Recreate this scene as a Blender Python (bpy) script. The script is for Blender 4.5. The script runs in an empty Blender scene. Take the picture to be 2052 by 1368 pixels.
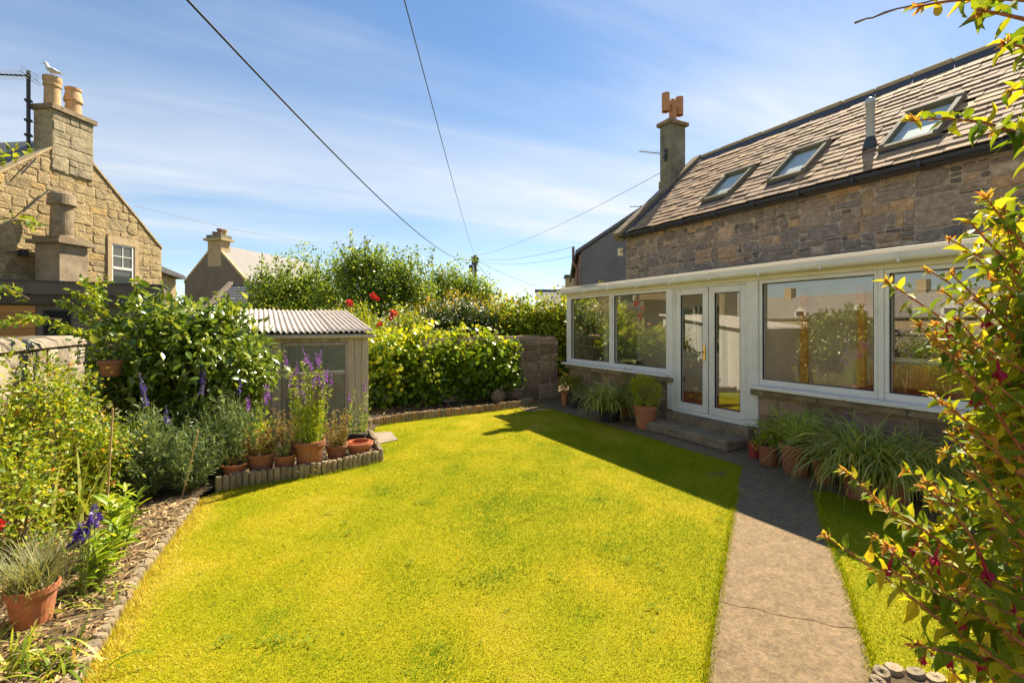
import bpy, math, random
import numpy as np
from mathutils import Vector, Matrix

# ------------------------------------------------------------------ camera, sky, sun, exposure
SC = bpy.context.scene
COL = SC.collection
H = 1.75                       # eye height
F = 969.0                      # focal length in photo pixels
HZ = 650.0                     # horizon row in the photo
CA = math.radians(27.39)       # world X = away from the house wall's outside face, world Y = along the house
cc, ss = math.cos(CA), math.sin(CA)

cam_d = bpy.data.cameras.new('camera')
cam = bpy.data.objects.new('camera', cam_d); COL.objects.link(cam)
cam.location = (0, 0, H)
cam.rotation_euler = (math.radians(90), 0, -CA)
cam_d.sensor_width = 36.0
cam_d.lens = 36.0 * F / 2052.0
cam_d.shift_y = -(684.0 - HZ) / 2052.0
cam_d.clip_start = 0.05
cam_d.clip_end = 2000.0
SC.camera = cam

SUN_DIR = Vector((0.83, 0.36, 1.0)).normalized()      # towards the sun
SUN_EL = math.asin(SUN_DIR.z)
SUN_AZ = math.atan2(SUN_DIR.x, SUN_DIR.y)             # from +Y towards +X
sun_d = bpy.data.lights.new('sun', 'SUN')
sun_d.energy = 5.0
sun_d.angle = math.radians(0.5)
sun_d.color = (1.0, 0.89, 0.70)
sun = bpy.data.objects.new('sun', sun_d); COL.objects.link(sun)
sun.rotation_euler = SUN_DIR.to_track_quat('Z', 'Y').to_euler()
sun.location = (20, 10, 30)

world = bpy.data.worlds.new('World'); SC.world = world
world.use_nodes = True
def build_world():
    nt = world.node_tree; nt.nodes.clear()
    N = nt.nodes.new; L = nt.links.new
    out = N('ShaderNodeOutputWorld'); bg = N('ShaderNodeBackground')
    bg.inputs['Strength'].default_value = 0.080
    sky = N('ShaderNodeTexSky'); sky.sky_type = 'NISHITA'; sky.sun_disc = False
    sky.sun_elevation = SUN_EL; sky.sun_rotation = SUN_AZ
    sky.altitude = 0; sky.air_density = 1.0; sky.dust_density = 0.15; sky.ozone_density = 1.6
    tc = N('ShaderNodeTexCoord'); sep = N('ShaderNodeSeparateXYZ')
    L(tc.outputs['Generated'], sep.inputs[0])
    def mth(op, a, b=None, clamp=False):
        m = N('ShaderNodeMath'); m.operation = op; m.use_clamp = clamp
        for i, v in enumerate((a, b)):
            if v is None: continue
            if isinstance(v, (int, float)): m.inputs[i].default_value = v
            else: L(v, m.inputs[i])
        return m.outputs[0]
    zc = mth('MAXIMUM', sep.outputs[2], 0.0)
    den = mth('ADD', zc, 0.10)
    cx = mth('DIVIDE', sep.outputs[0], den); cy = mth('DIVIDE', sep.outputs[1], den)
    cmb = N('ShaderNodeCombineXYZ'); L(cx, cmb.inputs[0]); L(cy, cmb.inputs[1])
    def layer(scale, detail, rot, stretch, lo, hi, off, distort=0.0):
        mp = N('ShaderNodeMapping'); L(cmb.outputs[0], mp.inputs[0])
        mp.inputs['Rotation'].default_value = (0, 0, rot)
        mp.inputs['Scale'].default_value = (stretch, 1.0, 1.0)
        mp.inputs['Location'].default_value = off
        n = N('ShaderNodeTexNoise'); L(mp.outputs[0], n.inputs['Vector'])
        n.inputs['Scale'].default_value = scale; n.inputs['Detail'].default_value = detail
        n.inputs['Roughness'].default_value = 0.58; n.inputs['Distortion'].default_value = distort
        mr = N('ShaderNodeMapRange'); mr.interpolation_type = 'SMOOTHSTEP'
        L(n.outputs['Fac'], mr.inputs['Value'])
        mr.inputs['From Min'].default_value = lo; mr.inputs['From Max'].default_value = hi
        return mr.outputs[0]
    veil = layer(0.30, 5, 0.9, 0.6, 0.42, 0.72, (3.1, 0.6, 0), 0.3)
    wisp = layer(0.95, 9, 1.15, 0.26, 0.46, 0.78, (5.7, 2.2, 0), 0.5)
    fine = layer(2.2, 9, 1.05, 0.20, 0.46, 0.74, (1.7, 4.2, 0), 0.9)
    a = mth('MULTIPLY', veil, 0.34)
    b = mth('MULTIPLY', wisp, 0.52)
    c = mth('MULTIPLY', mth('MULTIPLY', fine, mth('ADD', veil, 0.25)), 0.50)
    def sstep(lo, hi):
        mr = N('ShaderNodeMapRange'); mr.interpolation_type = 'SMOOTHSTEP'; L(zc, mr.inputs['Value'])
        mr.inputs['From Min'].default_value = lo; mr.inputs['From Max'].default_value = hi; return mr.outputs[0]
    bank = layer(0.55, 6, 1.2, 0.35, 0.30, 0.62, (8.3, 1.2, 0), 0.4)
    low = mth('MULTIPLY', mth('MULTIPLY', bank, sstep(0.125, 0.20)), mth('SUBTRACT', 1.0, sstep(0.20, 0.50)))
    cl = mth('ADD', mth('ADD', mth('ADD', a, b), c), mth('MULTIPLY', low, 0.72), True)
    fac = mth('MULTIPLY', cl, 0.9)
    mix = N('ShaderNodeMix'); mix.data_type = 'RGBA'
    L(fac, mix.inputs['Factor']); 
    hs = N('ShaderNodeHueSaturation'); hs.inputs['Saturation'].default_value = 1.26; hs.inputs['Hue'].default_value = 0.502
    gmn = N('ShaderNodeGamma'); gmn.inputs['Gamma'].default_value = 0.85
    L(sky.outputs[0], gmn.inputs['Color']); L(gmn.outputs[0], hs.inputs['Color']); L(hs.outputs[0], mix.inputs[6])
    mix.inputs[7].default_value = (4.7, 4.85, 5.0, 1)
    L(mix.outputs[2], bg.inputs['Color']); L(bg.outputs[0], out.inputs['Surface'])
build_world()
SC.view_settings.view_transform = 'Standard'
SC.view_settings.look = 'None'
SC.view_settings.exposure = 1.36
SC.view_settings.gamma = 1.0
SC.view_settings.use_curve_mapping = False
SC.cycles.use_denoising = True
SC.cycles.max_bounces = 8
SC.cycles.transparent_max_bounces = 12
SC.cycles.caustics_reflective = False
SC.cycles.caustics_refractive = False

# ------------------------------------------------------------------ photo measurements -> places
def C2W(x, y): return (cc * x + ss * y, -ss * x + cc * y)
def ray(px, py):
    r = (px - 1026.0) / F
    return np.array([cc * r + ss, -ss * r + cc, (HZ - py) / F])
EYE = np.array([0, 0, H])
def G(px, py, z=0.0): return EYE + ray(px, py) * ((H - z) * F / (py - HZ))
def PD(px, py, d): return EYE + ray(px, py) * d
def AT_X(px, py, x): r = ray(px, py); return EYE + r * (x / r[0])
def AT_Y(px, py, y): r = ray(px, py); return EYE + r * (y / r[1])

# ------------------------------------------------------------------ mesh building
class MB:
    def __init__(self): self.v = []; self.f = []; self.n = 0; self.a = []
    def add(self, V, Fs, a=0.5):
        V = np.asarray(V, float).reshape(-1, 3)
        self.v.append(V); self.a.append(np.full(len(V), a))
        self.f.extend([tuple(i + self.n for i in f) for f in Fs]); self.n += len(V)
        return self
    def box(self, x0, x1, y0, y1, z0, z1, a=0.5):
        V = [(x0,y0,z0),(x1,y0,z0),(x1,y1,z0),(x0,y1,z0),(x0,y0,z1),(x1,y0,z1),(x1,y1,z1),(x0,y1,z1)]
        return self.add(V, [(3,2,1,0),(4,5,6,7),(0,1,5,4),(1,2,6,5),(2,3,7,6),(3,0,4,7)], a)
    def bbox(self, x0, x1, y0, y1, z0, z1, b=0.01):
        # box with chamfered edges
        V = []; idx = {}
        for ix, x in enumerate((x0, x1)):
            for iy, y in enumerate((y0, y1)):
                for iz, z in enumerate((z0, z1)):
                    sx, sy, sz = 1 - 2*ix, 1 - 2*iy, 1 - 2*iz
                    idx[(ix,iy,iz,0)] = len(V); V.append((x, y + sy*b, z + sz*b))
                    idx[(ix,iy,iz,1)] = len(V); V.append((x + sx*b, y, z + sz*b))
                    idx[(ix,iy,iz,2)] = len(V); V.append((x + sx*b, y + sy*b, z))
        Fs = []
        for i in (0, 1):
            Fs.append([idx[(i,a,c,0)] for a, c in ((0,0),(1,0),(1,1),(0,1))])
            Fs.append([idx[(a,i,c,1)] for a, c in ((0,0),(0,1),(1,1),(1,0))])
            Fs.append([idx[(a,c,i,2)] for a, c in ((0,0),(1,0),(1,1),(0,1))])
        for i in (0, 1):
            for j in (0, 1):
                Fs.append([idx[(i,j,0,0)], idx[(i,j,1,0)], idx[(i,j,1,1)], idx[(i,j,0,1)]])
                Fs.append([idx[(i,0,j,0)], idx[(i,1,j,0)], idx[(i,1,j,2)], idx[(i,0,j,2)]])
                Fs.append([idx[(0,i,j,1)], idx[(1,i,j,1)], idx[(1,i,j,2)], idx[(0,i,j,2)]])
                for k in (0, 1): Fs.append([idx[(i,j,k,0)], idx[(i,j,k,1)], idx[(i,j,k,2)]])
        cen = np.array([(x0+x1)/2, (y0+y1)/2, (z0+z1)/2]); Va = np.array(V)
        out = []
        for f in Fs:
            p = Va[f]; nrm = np.cross(p[1]-p[0], p[2]-p[0])
            out.append(tuple(f) if np.dot(nrm, p.mean(0)-cen) > 0 else tuple(reversed(f)))
        return self.add(V, out)
    def prism(self, poly, z0, z1, a=0.5):
        n = len(poly)
        ar = sum(poly[i][0]*poly[(i+1)%n][1] - poly[(i+1)%n][0]*poly[i][1] for i in range(n))
        if ar < 0: poly = poly[::-1]
        V = [(p[0], p[1], z0) for p in poly] + [(p[0], p[1], z1) for p in poly]
        Fs = [tuple(range(n))[::-1], tuple(range(n, 2*n))] + [(i, (i+1)%n, n+(i+1)%n, n+i) for i in range(n)]
        return self.add(V, Fs, a)
    def extrude(self, poly3, vec, a=0.5):
        P = np.asarray(poly3, float); n = len(P); vec = np.asarray(vec, float)
        nrm = np.zeros(3)
        for i in range(1, n-1): nrm += np.cross(P[i]-P[0], P[i+1]-P[0])
        if np.dot(nrm, vec) < 0: P = P[::-1]
        V = np.vstack([P, P + vec])
        Fs = [tuple(range(n))[::-1], tuple(range(n, 2*n))] + [(i, (i+1)%n, n+(i+1)%n, n+i) for i in range(n)]
        return self.add(V, Fs, a)
    def tube(self, pts, r, sides=6, a=0.5):
        P = np.asarray(pts, float); m = len(P)
        R = np.full(m, r) if np.isscalar(r) else np.asarray(r, float)
        T = np.gradient(P, axis=0); T /= np.linalg.norm(T, axis=1)[:, None] + 1e-12
        ref = np.array([0, 0, 1.0]) if abs(T[0][2]) < 0.9 else np.array([1.0, 0, 0])
        V = []
        for i in range(m):
            u = np.cross(ref, T[i]); u /= np.linalg.norm(u) + 1e-12; w = np.cross(T[i], u)
            for k in range(sides):
                t = 2*math.pi*k/sides; V.append(P[i] + R[i]*(math.cos(t)*u + math.sin(t)*w))
        Fs = []
        for i in range(m-1):
            for k in range(sides):
                k2 = (k+1) % sides
                Fs.append((i*sides+k, i*sides+k2, (i+1)*sides+k2, (i+1)*sides+k))
        Fs.append(tuple(range(sides))[::-1]); Fs.append(tuple(range((m-1)*sides, m*sides)))
        return self.add(V, Fs, a)
    def lathe(self, c, prof, seg=24, a=0.5):
        V = []; Fs = []; m = len(prof)
        for (r, z) in prof:
            for k in range(seg):
                t = 2*math.pi*k/seg; V.append((c[0]+r*math.cos(t), c[1]+r*math.sin(t), c[2]+z))
        for i in range(m-1):
            for k in range(seg):
                k2 = (k+1) % seg
                Fs.append((i*seg+k, i*seg+k2, (i+1)*seg+k2, (i+1)*seg+k))
        return self.add(V, Fs, a)
    def disc(self, c, r, seg=20, a=0.5):
        V = [(c[0], c[1], c[2])] + [(c[0]+r*math.cos(2*math.pi*k/seg), c[1]+r*math.sin(2*math.pi*k/seg), c[2]) for k in range(seg)]
        return self.add(V, [(0, 1+k, 1+(k+1) % seg) for k in range(seg)], a)
    def build(self, name, mat, parent=None, smooth=False, org=None, xf=None):
        V = np.vstack(self.v) if self.v else np.zeros((0, 3))
        if xf is not None: V = xf(V)
        base = np.array(ORG[parent.name]) if parent is not None else np.zeros(3)
        o_loc = base if org is None else np.asarray(org, float)
        me = bpy.data.meshes.new(name)
        me.from_pydata((V - o_loc).tolist(), [], self.f)
        at = me.attributes.new('v', 'FLOAT', 'POINT'); at.data.foreach_set('value', np.concatenate(self.a))
        if mat is not None: me.materials.append(mat)
        if smooth: me.polygons.foreach_set('use_smooth', [True]*len(me.polygons))
        return link(name, me, parent, o_loc)
ORG = {}
def link(name, me, parent=None, loc=(0, 0, 0)):
    o = bpy.data.objects.new(name, me); COL.objects.link(o)
    base = np.array(ORG[parent.name]) if parent is not None else np.zeros(3)
    if parent is not None: o.parent = parent
    o.location = Vector(np.asarray(loc, float) - base)
    ORG[o.name] = tuple(loc)
    return o
def tag(o, label=None, cat=None, group=None, kind=None):
    if label: o['label'] = label
    if cat: o['category'] = cat
    if group: o['group'] = group
    if kind: o['kind'] = kind
    return o
def thing(name, label, cat, loc=(0, 0, 0), group=None):
    o = bpy.data.objects.new(name, None); COL.objects.link(o); o.location = Vector(loc)
    o.empty_display_size = 0.1
    ORG[o.name] = tuple(loc)
    return tag(o, label, cat, group)
def big_mesh(name, V, T, mat, parent=None, v=None, kind='stuff', loc=None, smooth=False):
    """triangle soup from numpy arrays"""
    base = np.array(ORG[parent.name]) if parent is not None else np.zeros(3)
    if loc is not None: base = np.asarray(loc, float)
    V = np.asarray(V, np.float32) - base.astype(np.float32); T = np.asarray(T, np.int32)
    me = bpy.data.meshes.new(name)
    me.vertices.add(len(V)); me.vertices.foreach_set('co', V.ravel())
    me.loops.add(T.size); me.loops.foreach_set('vertex_index', T.ravel())
    me.polygons.add(len(T)); me.polygons.foreach_set('loop_start', np.arange(0, T.size, 3, dtype=np.int32))
    me.update(calc_edges=True)
    if smooth: me.polygons.foreach_set('use_smooth', np.ones(len(T), bool))
    if v is not None:
        at = me.attributes.new('v', 'FLOAT', 'POINT'); at.data.foreach_set('value', np.asarray(v, np.float32))
    me.materials.append(mat)
    o = link(name, me, parent, base)
    if kind: o['kind'] = kind
    return o
def nrmz(A): return A / (np.linalg.norm(A, axis=-1, keepdims=True) + 1e-9)

# ------------------------------------------------------------------ materials
MATS = {}
def new_mat(name):
    m = bpy.data.materials.new(name); m.use_nodes = True
    nt = m.node_tree; b = nt.nodes['Principled BSDF']; MATS[name] = m
    return m, nt, b
def setb(b, **k):
    for n, v in k.items():
        key = {'rough': 'Roughness', 'spec': 'Specular IOR Level', 'metal': 'Metallic'}[n]
        b.inputs[key].default_value = v
def ramp(nt, src, stops):
    r = nt.nodes.new('ShaderNodeValToRGB'); nt.links.new(src, r.inputs[0])
    el = r.color_ramp.elements
    while len(el) < len(stops): el.new(0.5)
    for e, (p, c) in zip(el, stops): e.position = p; e.color = (*c, 1)
    return r.outputs[0]
def noise(nt, scale, detail=4, rough=0.6, coord='Object', vec=None, stretch=None, distort=0):
    n = nt.nodes.new('ShaderNodeTexNoise')
    n.inputs['Scale'].default_value = scale; n.inputs['Detail'].default_value = detail
    n.inputs['Roughness'].default_value = rough; n.inputs['Distortion'].default_value = distort
    t = nt.nodes.new('ShaderNodeNewGeometry').outputs['Position'] if coord == 'World' else nt.nodes.new('ShaderNodeTexCoord').outputs[coord]
    if stretch:
        mp = nt.nodes.new('ShaderNodeMapping'); mp.inputs['Scale'].default_value = stretch
        nt.links.new(t, mp.inputs[0]); t = mp.outputs[0]
    nt.links.new(t, n.inputs['Vector'])
    return n.outputs['Fac']
def mixc(nt, fac, a, b, mode='MIX'):
    m = nt.nodes.new('ShaderNodeMix'); m.data_type = 'RGBA'; m.blend_type = mode
    for sock, v in ((m.inputs['Factor'], fac), (m.inputs[6], a), (m.inputs[7], b)):
        if isinstance(v, (int, float)): sock.default_value = v
        elif isinstance(v, tuple): sock.default_value = (*v, 1)
        else: nt.links.new(v, sock)
    return m.outputs[2]
def bump(nt, b, h, strength=0.4, dist=0.02):
    n = nt.nodes.new('ShaderNodeBump'); n.inputs['Strength'].default_value = strength; n.inputs['Distance'].default_value = dist
    nt.links.new(h, n.inputs['Height']); nt.links.new(n.outputs[0], b.inputs['Normal'])
def rock_mat(name, stops, patch=None, rough=0.9, sc=9.0, bstr=0.6, bdist=0.02, per_object=True, coord='World', dark=0.55, lichen=None):
    m, nt, b = new_mat(name); setb(b, rough=rough, spec=0.25)
    n1 = noise(nt, sc, 6, 0.65, coord)
    if per_object:
        oi = nt.nodes.new('ShaderNodeObjectInfo'); base = ramp(nt, oi.outputs['Random'], stops)
    else:
        base = ramp(nt, noise(nt, sc*0.22, 4, 0.6, coord), stops)
    shade = ramp(nt, n1, [(0.28, (dark, dark, dark)), (0.72, (1.2, 1.2, 1.2))])
    col = mixc(nt, 1.0, base, shade, 'MULTIPLY')
    if patch:
        f = ramp(nt, noise(nt, sc*0.3, 5, 0.7, coord), [(0.58, (0, 0, 0)), (0.74, (0.8, 0.8, 0.8))])
        col = mixc(nt, f, col, patch)
    if lichen:
        f = ramp(nt, noise(nt, sc*1.7, 4, 0.6, coord), [(0.62, (0, 0, 0)), (0.68, (1, 1, 1))])
        col = mixc(nt, f, col, lichen)
    nt.links.new(col, b.inputs['Base Color'])
    bump(nt, b, noise(nt, sc*2.6, 8, 0.7, coord), bstr, bdist)
    return m
def plain_mat(name, col, rough=0.5, spec=0.5, var=0.12, sc=14.0, bstr=0.0, metal=0.0, coord='World', grime=None):
    m, nt, b = new_mat(name); setb(b, rough=rough, spec=spec, metal=metal)
    lo = tuple(c*(1-var) for c in col); hi = tuple(min(1, c*(1+var)) for c in col)
    c = ramp(nt, noise(nt, sc, 5, 0.6, coord), [(0.3, lo), (0.7, hi)])
    if grime:
        f = ramp(nt, noise(nt, sc*0.35, 6, 0.7, coord), [(0.48, (0, 0, 0)), (0.75, (0.7, 0.7, 0.7))])
        c = mixc(nt, f, c, grime)
    nt.links.new(c, b.inputs['Base Color'])
    if bstr: bump(nt, b, noise(nt, sc*3, 6, 0.65, coord), bstr, 0.01)
    return m
def leaf_mat(name, stops, trans=0.42, tcol=None, rough=0.42, spec=0.4):
    """stops over a random value per leaf"""
    m, nt, b = new_mat(name); setb(b, rough=rough, spec=spec)
    at = nt.nodes.new('ShaderNodeAttribute'); at.attribute_name = 'v'
    c = ramp(nt, at.outputs['Fac'], stops)
    nt.links.new(c, b.inputs['Base Color'])
    tr = nt.nodes.new('ShaderNodeBsdfTranslucent')
    nt.links.new(mixc(nt, 1.0, c, tcol or (1.5, 1.35, 0.7), 'MULTIPLY'), tr.inputs['Color'])
    mx = nt.nodes.new('ShaderNodeMixShader'); mx.inputs[0].default_value = trans
    nt.links.new(b.outputs[0], mx.inputs[1]); nt.links.new(tr.outputs[0], mx.inputs[2])
    nt.links.new(mx.outputs[0], nt.nodes['Material Output'].inputs['Surface'])
    return m
def leaf_mat_obj(name, stops, **k):
    m = leaf_mat(name, stops, **k); nt = m.node_tree
    oi = nt.nodes.new('ShaderNodeObjectInfo')
    rp = [n for n in nt.nodes if n.type == 'VALTORGB'][0]
    nt.links.new(oi.outputs['Random'], rp.inputs[0])
    return m
def wood_mat(name, lo, hi, sc=6.0, stretch=(6, 6, 0.5), rough=0.85, bstr=0.35):
    m, nt, b = new_mat(name); setb(b, rough=rough, spec=0.2)
    oi = nt.nodes.new('ShaderNodeObjectInfo')
    g = noise(nt, sc, 7, 0.7, 'Object', stretch=stretch, distort=0.6)
    c = ramp(nt, g, [(0.25, lo), (0.75, hi)])
    v = ramp(nt, oi.outputs['Random'], [(0, (0.75, 0.75, 0.75)), (1, (1.2, 1.17, 1.12))])
    nt.links.new(mixc(nt, 1.0, c, v, 'MULTIPLY'), b.inputs['Base Color'])
    bump(nt, b, g, bstr, 0.008)
    return m
def glass_mat(name, refl, tint=(0.9, 0.93, 0.92), fk=1.0):
    m, nt, b = new_mat(name); nt.nodes.remove(b)
    tr = nt.nodes.new('ShaderNodeBsdfTransparent'); tr.inputs[0].default_value = (*tint, 1)
    gl = nt.nodes.new('ShaderNodeBsdfGlossy'); gl.inputs['Roughness'].default_value = 0.0
    gl.inputs['Color'].default_value = (0.95, 0.97, 1.0, 1)
    fr = nt.nodes.new('ShaderNodeFresnel'); fr.inputs['IOR'].default_value = 1.52
    gm = nt.nodes.new('ShaderNodeNewGeometry'); im = nt.nodes.new('ShaderNodeMath'); im.operation = 'MULTIPLY_ADD'   # same Fresnel on both faces of the pane
    im.inputs[1].default_value = 1/1.52-1.52; im.inputs[2].default_value = 1.52; nt.links.new(gm.outputs['Backfacing'], im.inputs[0]); nt.links.new(im.outputs[0], fr.inputs['IOR'])
    ad = nt.nodes.new('ShaderNodeMath'); ad.operation = 'ADD'; ad.use_clamp = True; ad.inputs[1].default_value = refl
    ml = nt.nodes.new('ShaderNodeMath'); ml.operation = 'MULTIPLY'; ml.inputs[1].default_value = fk
    nt.links.new(fr.outputs[0], ml.inputs[0]); nt.links.new(ml.outputs[0], ad.inputs[0])
    mx = nt.nodes.new('ShaderNodeMixShader'); nt.links.new(ad.outputs[0], mx.inputs[0])
    nt.links.new(tr.outputs[0], mx.inputs[1]); nt.links.new(gl.outputs[0], mx.inputs[2])
    nt.links.new(mx.outputs[0], nt.nodes['Material Output'].inputs['Surface'])
    return m

M_mortar = rock_mat('mortar_brown', [(0.3, (0.481, 0.361, 0.245)), (0.7, (0.634, 0.487, 0.340))], per_object=False, sc=14)
M_rubble = rock_mat('rubble_stone', [(0.0, (0.272, 0.216, 0.174)), (0.25, (0.398, 0.300, 0.217)), (0.45, (0.526, 0.376, 0.247)), (0.6, (0.344, 0.284, 0.232)), (0.78, (0.454, 0.317, 0.210)), (0.9, (0.690, 0.408, 0.202)), (1.0, (0.671, 0.517, 0.360))], sc=11, patch=(0.31, 0.235, 0.16), bstr=0.9, bdist=0.025)
M_gold = rock_mat('golden_sandstone', [(0.0, (0.447, 0.323, 0.156)), (0.35, (0.523, 0.388, 0.197)), (0.6, (0.481, 0.347, 0.163)), (0.8, (0.422, 0.323, 0.176)), (0.93, (0.556, 0.371, 0.139)), (1.0, (0.372, 0.274, 0.146))], sc=6, bstr=1.0, bdist=0.07, patch=(0.27, 0.205, 0.12), dark=0.5)
M_goldmortar = rock_mat('golden_mortar', [(0.3, (0.441, 0.334, 0.190)), (0.7, (0.514, 0.397, 0.239))], per_object=False, sc=8, bstr=0.9, bdist=0.04)
M_goldplain = rock_mat('dressed_sandstone', [(0.3, (0.410, 0.300, 0.167)), (0.7, (0.476, 0.356, 0.205))], per_object=False, sc=6, bstr=0.3, dark=0.8)
M_greystone = rock_mat('grey_weathered_stone', [(0.3, (0.224, 0.166, 0.101)), (0.7, (0.370, 0.281, 0.175))], per_object=False, sc=6, dark=0.5, lichen=(0.30, 0.28, 0.18))
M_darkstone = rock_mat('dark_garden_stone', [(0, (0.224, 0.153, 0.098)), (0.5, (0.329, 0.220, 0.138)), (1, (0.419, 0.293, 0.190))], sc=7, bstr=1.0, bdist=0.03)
M_palewall = rock_mat('pale_lichen_stone', [(0, (0.33, 0.27, 0.19)), (0.5, (0.41, 0.34, 0.25)), (1, (0.27, 0.225, 0.16))], sc=7, lichen=(0.52, 0.48, 0.38))
M_chimney = rock_mat('chimney_render', [(0.3, (0.20, 0.18, 0.12)), (0.7, (0.30, 0.27, 0.19))], per_object=False, sc=4, dark=0.55, patch=(0.15, 0.14, 0.10))
M_terra = plain_mat('terracotta', (0.42, 0.15, 0.065), 0.85, 0.25, 0.18, 16, 0.15, grime=(0.40, 0.24, 0.15))
M_terra2 = plain_mat('terracotta_worn', (0.30, 0.115, 0.055), 0.85, 0.25, 0.22, 14, 0.15, grime=(0.20, 0.14, 0.10))
M_redpot = plain_mat('red_glazed', (0.36, 0.05, 0.035), 0.5, 0.4, 0.12, 12)
M_blackpot = plain_mat('black_plastic', (0.022, 0.022, 0.024), 0.5, 0.4, 0.1)
M_clay = plain_mat('buff_clay', (0.52, 0.34, 0.18), 0.9, 0.2, 0.15, 8, 0.1, grime=(0.30, 0.20, 0.11))
M_orange = plain_mat('orange_clay', (0.50, 0.24, 0.12), 0.85, 0.2, 0.12, 8, grime=(0.38, 0.20, 0.11))
M_soil = rock_mat('dark_soil', [(0.3, (0.045, 0.03, 0.018)), (0.7, (0.10, 0.07, 0.042))], per_object=False, sc=30, bstr=1.0)
M_mulch = rock_mat('mulch', [(0.3, (0.10, 0.066, 0.036)), (0.7, (0.22, 0.155, 0.085))], per_object=False, sc=30, bstr=1.0)
M_white = plain_mat('white_upvc', (0.74, 0.70, 0.63), 0.35, 0.5, 0.04, 5, grime=(0.54, 0.50, 0.40))
M_cream = plain_mat('cream_paint', (0.74, 0.68, 0.50), 0.5, 0.4, 0.06, 6)
SLT = [(0.0, (0.299, 0.189, 0.113)), (0.3, (0.382, 0.245, 0.144)), (0.6, (0.464, 0.305, 0.171)), (0.85, (0.341, 0.222, 0.144)), (1.0, (0.536, 0.361, 0.171))]
M_slate = rock_mat('slate', SLT, rough=0.85, sc=10, bstr=0.3, dark=0.7)
M_slatev = rock_mat('slate_far', [(0.3, (0.22, 0.185, 0.16)), (0.7, (0.34, 0.285, 0.23))], per_object=False, rough=0.62, sc=10, bstr=0.3, dark=0.7)
M_slatedark = plain_mat('slate_bluish', (0.12, 0.115, 0.12), 0.6, 0.4, 0.25, 8)
M_lead = plain_mat('lead_flashing', (0.055, 0.055, 0.062), 0.55, 0.4, 0.2, 6)
M_iron = plain_mat('dark_iron', (0.035, 0.036, 0.04), 0.5, 0.4, 0.1, 10)
M_bronze = plain_mat('bronze_frame', (0.20, 0.17, 0.115), 0.8, 0.2, 0.1, 10)
M_alu = plain_mat('aluminium', (0.5, 0.5, 0.5), 0.35, 0.5, 0.05, 10, metal=0.8)
M_greypipe = plain_mat('grey_plastic', (0.42, 0.44, 0.47), 0.4, 0.4, 0.04, 8)
M_brass = plain_mat('brass', (0.65, 0.42, 0.10), 0.25, 0.5, 0.05, 10, metal=1.0)
M_conc = rock_mat('concrete', [(0.3, (0.210, 0.143, 0.074)), (0.7, (0.304, 0.210, 0.115))], per_object=False, sc=40, bstr=0.9, bdist=0.01, dark=0.48, patch=(0.19, 0.155, 0.115), lichen=(0.29, 0.245, 0.185))
M_slab = rock_mat('slab', [(0.3, (0.25, 0.195, 0.145)), (0.7, (0.32, 0.25, 0.19))], per_object=False, sc=12, bstr=0.4, bdist=0.008, dark=0.8)
M_render = plain_mat('grey_harling', (0.185, 0.18, 0.18), 0.95, 0.1, 0.14, 1.5, 0.4)
M_pink = plain_mat('pink_sandstone', (0.34, 0.19, 0.14), 0.9, 0.2, 0.15, 3)
M_greywood = wood_mat('weathered_wood', (0.30, 0.245, 0.175), (0.60, 0.505, 0.385))
M_paintwood = wood_mat('pale_board', (0.52, 0.49, 0.43), (0.72, 0.69, 0.63))
M_orangewood = wood_mat('orange_wood', (0.36, 0.17, 0.055), (0.52, 0.27, 0.10), stretch=(0.5, 6, 6))
M_pine = wood_mat('pine', (0.70, 0.32, 0.09), (0.82, 0.42, 0.14))
M_log = wood_mat('log_wood', (0.17, 0.13, 0.08), (0.38, 0.305, 0.20))
M_logred = wood_mat('log_wood_red', (0.22, 0.13, 0.065), (0.40, 0.26, 0.14))
M_bark = rock_mat('bark', [(0.3, (0.10, 0.07, 0.045)), (0.7, (0.19, 0.14, 0.09))], per_object=False, sc=20)
M_fascia = plain_mat('brown_fascia', (0.135, 0.11, 0.085), 0.8, 0.2, 0.2, 5)
M_corr = plain_mat('fibre_cement', (0.58, 0.50, 0.42), 0.9, 0.15, 0.16, 10, 0.3, grime=(0.34, 0.28, 0.22))
M_wire = plain_mat('galvanised_wire', (0.55, 0.53, 0.42), 0.5, 0.4, 0.1, 10, metal=0.3)
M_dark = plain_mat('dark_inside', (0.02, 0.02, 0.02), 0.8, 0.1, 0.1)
M_redfloor = plain_mat('red_floor', (0.30, 0.055, 0.03), 0.6, 0.3, 0.1)
M_inner = plain_mat('inner_wall', (0.74, 0.64, 0.50), 0.9, 0.2, 0.08, 3)
M_cable = plain_mat('black_cable', (0.02, 0.021, 0.024), 0.6, 0.3, 0.05)
M_cablegrey = plain_mat('grey_cable', (0.10, 0.115, 0.14), 0.6, 0.3, 0.05)
M_gull = plain_mat('gull_white', (0.78, 0.76, 0.70), 0.8, 0.2, 0.04)
M_gullgrey = plain_mat('gull_grey', (0.50, 0.50, 0.50), 0.8, 0.2, 0.04)
M_beak = plain_mat('gull_beak', (0.70, 0.45, 0.08), 0.6, 0.3, 0.04)
M_glass = glass_mat('window_glass', 0.09, (0.93, 0.94, 0.90))
M_skyglass = glass_mat('skylight_glass', 0.03, (0.94, 0.96, 0.95), 0.12)
M_paneblue = plain_mat('blind_behind', (0.66, 0.68, 0.64), 0.7, 0.3, 0.05, 3)

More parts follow.
